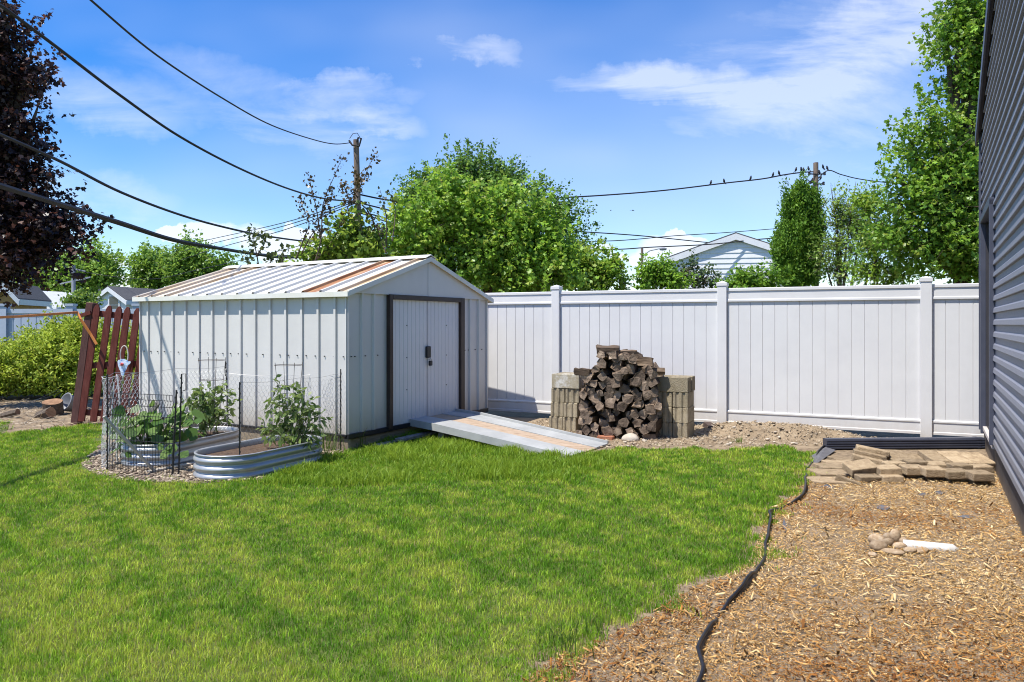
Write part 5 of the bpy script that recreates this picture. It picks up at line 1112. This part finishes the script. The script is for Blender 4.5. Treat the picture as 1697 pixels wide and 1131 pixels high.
def stones(name, poly, box, n, sr, cols, rg, label, z=.01):
    V0, F0 = ico(); x = rg.uniform(box[0], box[1], n); y = rg.uniform(box[2], box[3], n); ok = in_poly(x, y, poly); x, y = x[ok], y[ok]; n = len(x)
    r = rg.uniform(*sr, n)[:, None, None]; a = rg.uniform(0, 2*PI, n); V = V0[None]*r*rg.uniform(.7, 1.25, (n, 12, 1)); V[..., 0] *= rg.uniform(1, 1.5, (n, 1)); V[..., 2] *= .55
    ca, sa = np.cos(a)[:, None], np.sin(a)[:, None]; X = V[..., 0]*ca - V[..., 1]*sa + x[:, None]; Y = V[..., 0]*sa + V[..., 1]*ca + y[:, None]; Z_ = V[..., 2] + z + mound_z(x, y)[:, None] + rg.uniform(0, .014, (n, 1))
    Fc = (np.arange(n)[:, None, None]*12 + F0[None]).reshape(-1, 3); t = np.array(cols)[rg.choice(len(cols), n)]*rg.uniform(.7, 1.2, (n, 1))
    return tag(np_mesh(name, np.stack([X, Y, Z_], -1), Fc, M['stone'], None, np.repeat(t, 12, 0)), label, 'gravel', None, 'stuff')
gpoly = [tuple(p)[:2] for p in gp((134,772),(154,787),(206,800),(330,804),(430,798),(525,764),(574,752))] + [tuple(S(-.05, y))[:2] for y in (0, 1, 2, 3, 3.6)] + [(-4.7,8.9), tuple(G(172,735))[:2]]
sheet('gravel_bed', gpoly, .016, mat('gravel_base', [(.14,.11,.08), (.30,.24,.17)], 20, .95, 1, 90))
gx = [p[0] for p in gpoly]; gy = [p[1] for p in gpoly]
stones('gravel', gpoly, (min(gx), max(gx), min(gy), max(gy)), 15000, (.009, .021), ((.33,.26,.18), (.22,.17,.12), (.46,.38,.28), (.15,.11,.08)), rg, 'buff gravel spread round the raised garden beds')
stones('stone_debris', dpoly, (.3, 5, 7.4, 11.1), 1100, (.006, .026), ((.38,.31,.22), (.30,.23,.16), (.46,.40,.32)), rg, 'small stones and rubble in the dirt along the white fence')
# dirt mound between lawn and fence
nx_, ny_ = 90, 56; V = []; Fc = []
for j in range(ny_+1):
    for i in range(nx_+1):
        u, v = i/nx_*2-1, j/ny_*2-1; x_, y_ = mx + u*mw, my + v*md - u*mw*.35; e_ = max(0, 1-u*u)*max(0, 1-v*v); V.append((x_, y_, float(mound_z(x_, y_)) + .012*min(1, e_*3)*random.uniform(-1, 1)))
for j in range(ny_):
    for i in range(nx_): a = j*(nx_+1)+i; Fc.append((a, a+1, a+nx_+2, a+nx_+1))
mb = MB(); mb.add(V, Fc); o = mb.build('dirt_mound', m_ground, None, 0, True); o['kind'] = 'structure'

# ---------------------------------------------------------------- sky, sun, camera
EL = math.radians(64); hx, hy = -.85, -.53; hn = math.hypot(hx, hy); sd = Vector((hx/hn*math.cos(EL), hy/hn*math.cos(EL), math.sin(EL)))
su = bpy.data.lights.new('sun', 'SUN'); su.energy = 5.0; su.angle = math.radians(.53); su.color = (1, .955, .88)
so = bpy.data.objects.new('sun', su); col.objects.link(so); so.rotation_euler = (-sd).to_track_quat('-Z', 'Y').to_euler(); so.location = sd*30
wd_ = bpy.data.worlds.new('World'); sc.world = wd_; wd_.use_nodes = True; nt = wd_.node_tree; N, L = nt.nodes, nt.links
bg = N['Background']; sky = N.new('ShaderNodeTexSky'); sky.sky_type = 'NISHITA'; sky.sun_disc = False; sky.sun_elevation = EL; sky.sun_rotation = math.atan2(hx, hy)
sky.altitude = 200; sky.air_density = 1.0; sky.dust_density = .35; sky.ozone_density = 2.2
def mth(op, a, b=None, c=None, clamp=False):
    n = N.new('ShaderNodeMath'); n.operation = op; n.use_clamp = clamp
    for i, v in enumerate((a, b, c)):
        if v is None: continue
        if isinstance(v, (int, float)): n.inputs[i].default_value = v
        else: L.new(v, n.inputs[i])
    return n.outputs[0]
tc = N.new('ShaderNodeTexCoord'); sp = N.new('ShaderNodeSeparateXYZ'); L.new(tc.outputs['Generated'], sp.inputs[0])
yy = mth('MAXIMUM', mth('ABSOLUTE', sp.outputs['Y']), .05); U = mth('DIVIDE', sp.outputs['X'], yy); Vv = mth('DIVIDE', sp.outputs['Z'], yy)
cb = N.new('ShaderNodeCombineXYZ'); L.new(U, cb.inputs[0]); L.new(Vv, cb.inputs[1]); L.new(mth('MULTIPLY', sp.outputs['Y'], .2), cb.inputs[2])
def noise(vec, scale, detail=6, rough=.6, st=(1, 1, 1), rot=0, dist=0):
    mp = N.new('ShaderNodeMapping'); mp.inputs['Scale'].default_value = st; mp.inputs['Rotation'].default_value = (0, 0, rot); L.new(vec, mp.inputs[0])
    n = N.new('ShaderNodeTexNoise'); n.inputs['Scale'].default_value = scale; n.inputs['Detail'].default_value = detail; n.inputs['Roughness'].default_value = rough; n.inputs['Distortion'].default_value = dist
    L.new(mp.outputs[0], n.inputs['Vector']); return n.outputs['Fac']
n1 = noise(cb.outputs[0], 5, 7, .62, (.55, 2.2, 1), .12, .6); n2 = noise(cb.outputs[0], 13, 7, .6); n3 = noise(cb.outputs[0], 2.2, 3, .5, (.7, 1.6, 1), .2)
Uw = mth('ADD', U, mth('MULTIPLY', mth('SUBTRACT', n1, .5), .16)); Vw = mth('ADD', Vv, mth('MULTIPLY', mth('SUBTRACT', n2, .5), .075))
def blob(px, py, rx, ry, rot=0):
    u0, v0 = (px-CX)/F, (HY-py)/F; du = mth('SUBTRACT', Uw, u0); dv = mth('SUBTRACT', Vw, v0); c, s = math.cos(rot), math.sin(rot)
    a = mth('DIVIDE', mth('ADD', mth('MULTIPLY', du, c), mth('MULTIPLY', dv, s)), rx/F); b = mth('DIVIDE', mth('SUBTRACT', mth('MULTIPLY', dv, c), mth('MULTIPLY', du, s)), ry/F)
    return mth('SUBTRACT', 1, mth('ADD', mth('MULTIPLY', a, a), mth('MULTIPLY', b, b)), clamp=True)
def total(lst):
    o = lst[0]
    for q in lst[1:]: o = mth('ADD', o, q)
    return o
cir = total([mth('MULTIPLY', blob(*b), k) for b, k in (((1340,95,360,130,.18), .72), ((1390,215,380,95,-.02), .85), ((1110,140,200,42,-.05), .95), ((780,84,120,30,0), 1.1), ((600,155,150,40,.05), .95), ((650,200,100,32,-.2), .8), ((900,120,200,50,.3), .35), ((150,160,240,60,-.3), .75), ((480,190,380,75,-.35), .6), ((60,330,260,70,0), .7), ((640,35,170,28,.15), .28), ((230,330,220,45,-.1), .35), ((1500,60,260,90,.3), .8))])
mr = N.new('ShaderNodeMapRange'); mr.inputs[1].default_value = .30; mr.inputs[2].default_value = .62; L.new(n1, mr.inputs[0])
cirf = mth('MULTIPLY', cir, mth('ADD', mth('MULTIPLY', mr.outputs[0], .95), .14), clamp=True)
cum = total([blob(*b) for b in ((335,388,75,32,0), (300,384,40,20,0), (470,402,120,42,0), (505,385,40,24,0), (1130,412,100,34,0), (1150,400,40,16,0), (170,430,80,16,0), (200,470,200,30,0), (1010,425,60,14,0), (560,415,60,30,0))])
mc = N.new('ShaderNodeMapRange'); mc.inputs[1].default_value = .30; mc.inputs[2].default_value = .52; L.new(mth('MULTIPLY', cum, mth('ADD', n2, .25)), mc.inputs[0])
cumf = mth('MULTIPLY', mc.outputs[0], .74, clamp=True)
hz = N.new('ShaderNodeMapRange'); hz.inputs[1].default_value = .34; hz.inputs[2].default_value = .02; hz.inputs[3].default_value = 0; hz.inputs[4].default_value = .15; L.new(Vv, hz.inputs[0])
veil = mth('ADD', mth('MULTIPLY', mth('MAXIMUM', mth('SUBTRACT', n3, .40), 0), .75), hz.outputs[0])
allc = mth('MAXIMUM', mth('MAXIMUM', mth('MULTIPLY', cirf, .54), cumf), mth('MINIMUM', veil, .5), clamp=True)
hs = N.new('ShaderNodeHueSaturation'); hs.inputs['Saturation'].default_value = 1.5; hs.inputs['Value'].default_value = 1.72; hs.inputs['Hue'].default_value = .512; L.new(sky.outputs[0], hs.inputs['Color'])
mx_ = N.new('ShaderNodeMixRGB'); L.new(allc, mx_.inputs[0]); L.new(hs.outputs[0], mx_.inputs[1]); mx_.inputs[2].default_value = (9.4, 9.7, 10.3, 1)
L.new(mx_.outputs[0], bg.inputs['Color']); bg.inputs['Strength'].default_value = .08
cam = bpy.data.cameras.new('camera'); co = bpy.data.objects.new('camera', cam); col.objects.link(co)
co.location = (0, 0, CH); co.rotation_euler = (PI/2, 0, 0); cam.sensor_width = 36; cam.lens = 36*F/1697; cam.shift_y = -(565.5-HY)/1697; cam.clip_end = 2000; cam.clip_start = .05
sc.camera = co
sc.view_settings.view_transform = 'Standard'; sc.view_settings.look = 'None'; sc.view_settings.exposure = 0.6; sc.view_settings.gamma = 1
sc.cycles.use_denoising = True; sc.cycles.denoiser = 'OPENIMAGEDENOISE'; sc.cycles.denoising_input_passes = 'RGB_ALBEDO_NORMAL'; sc.cycles.filter_width = 1.05; sc.cycles.max_bounces = 8; sc.cycles.transparent_max_bounces = 4
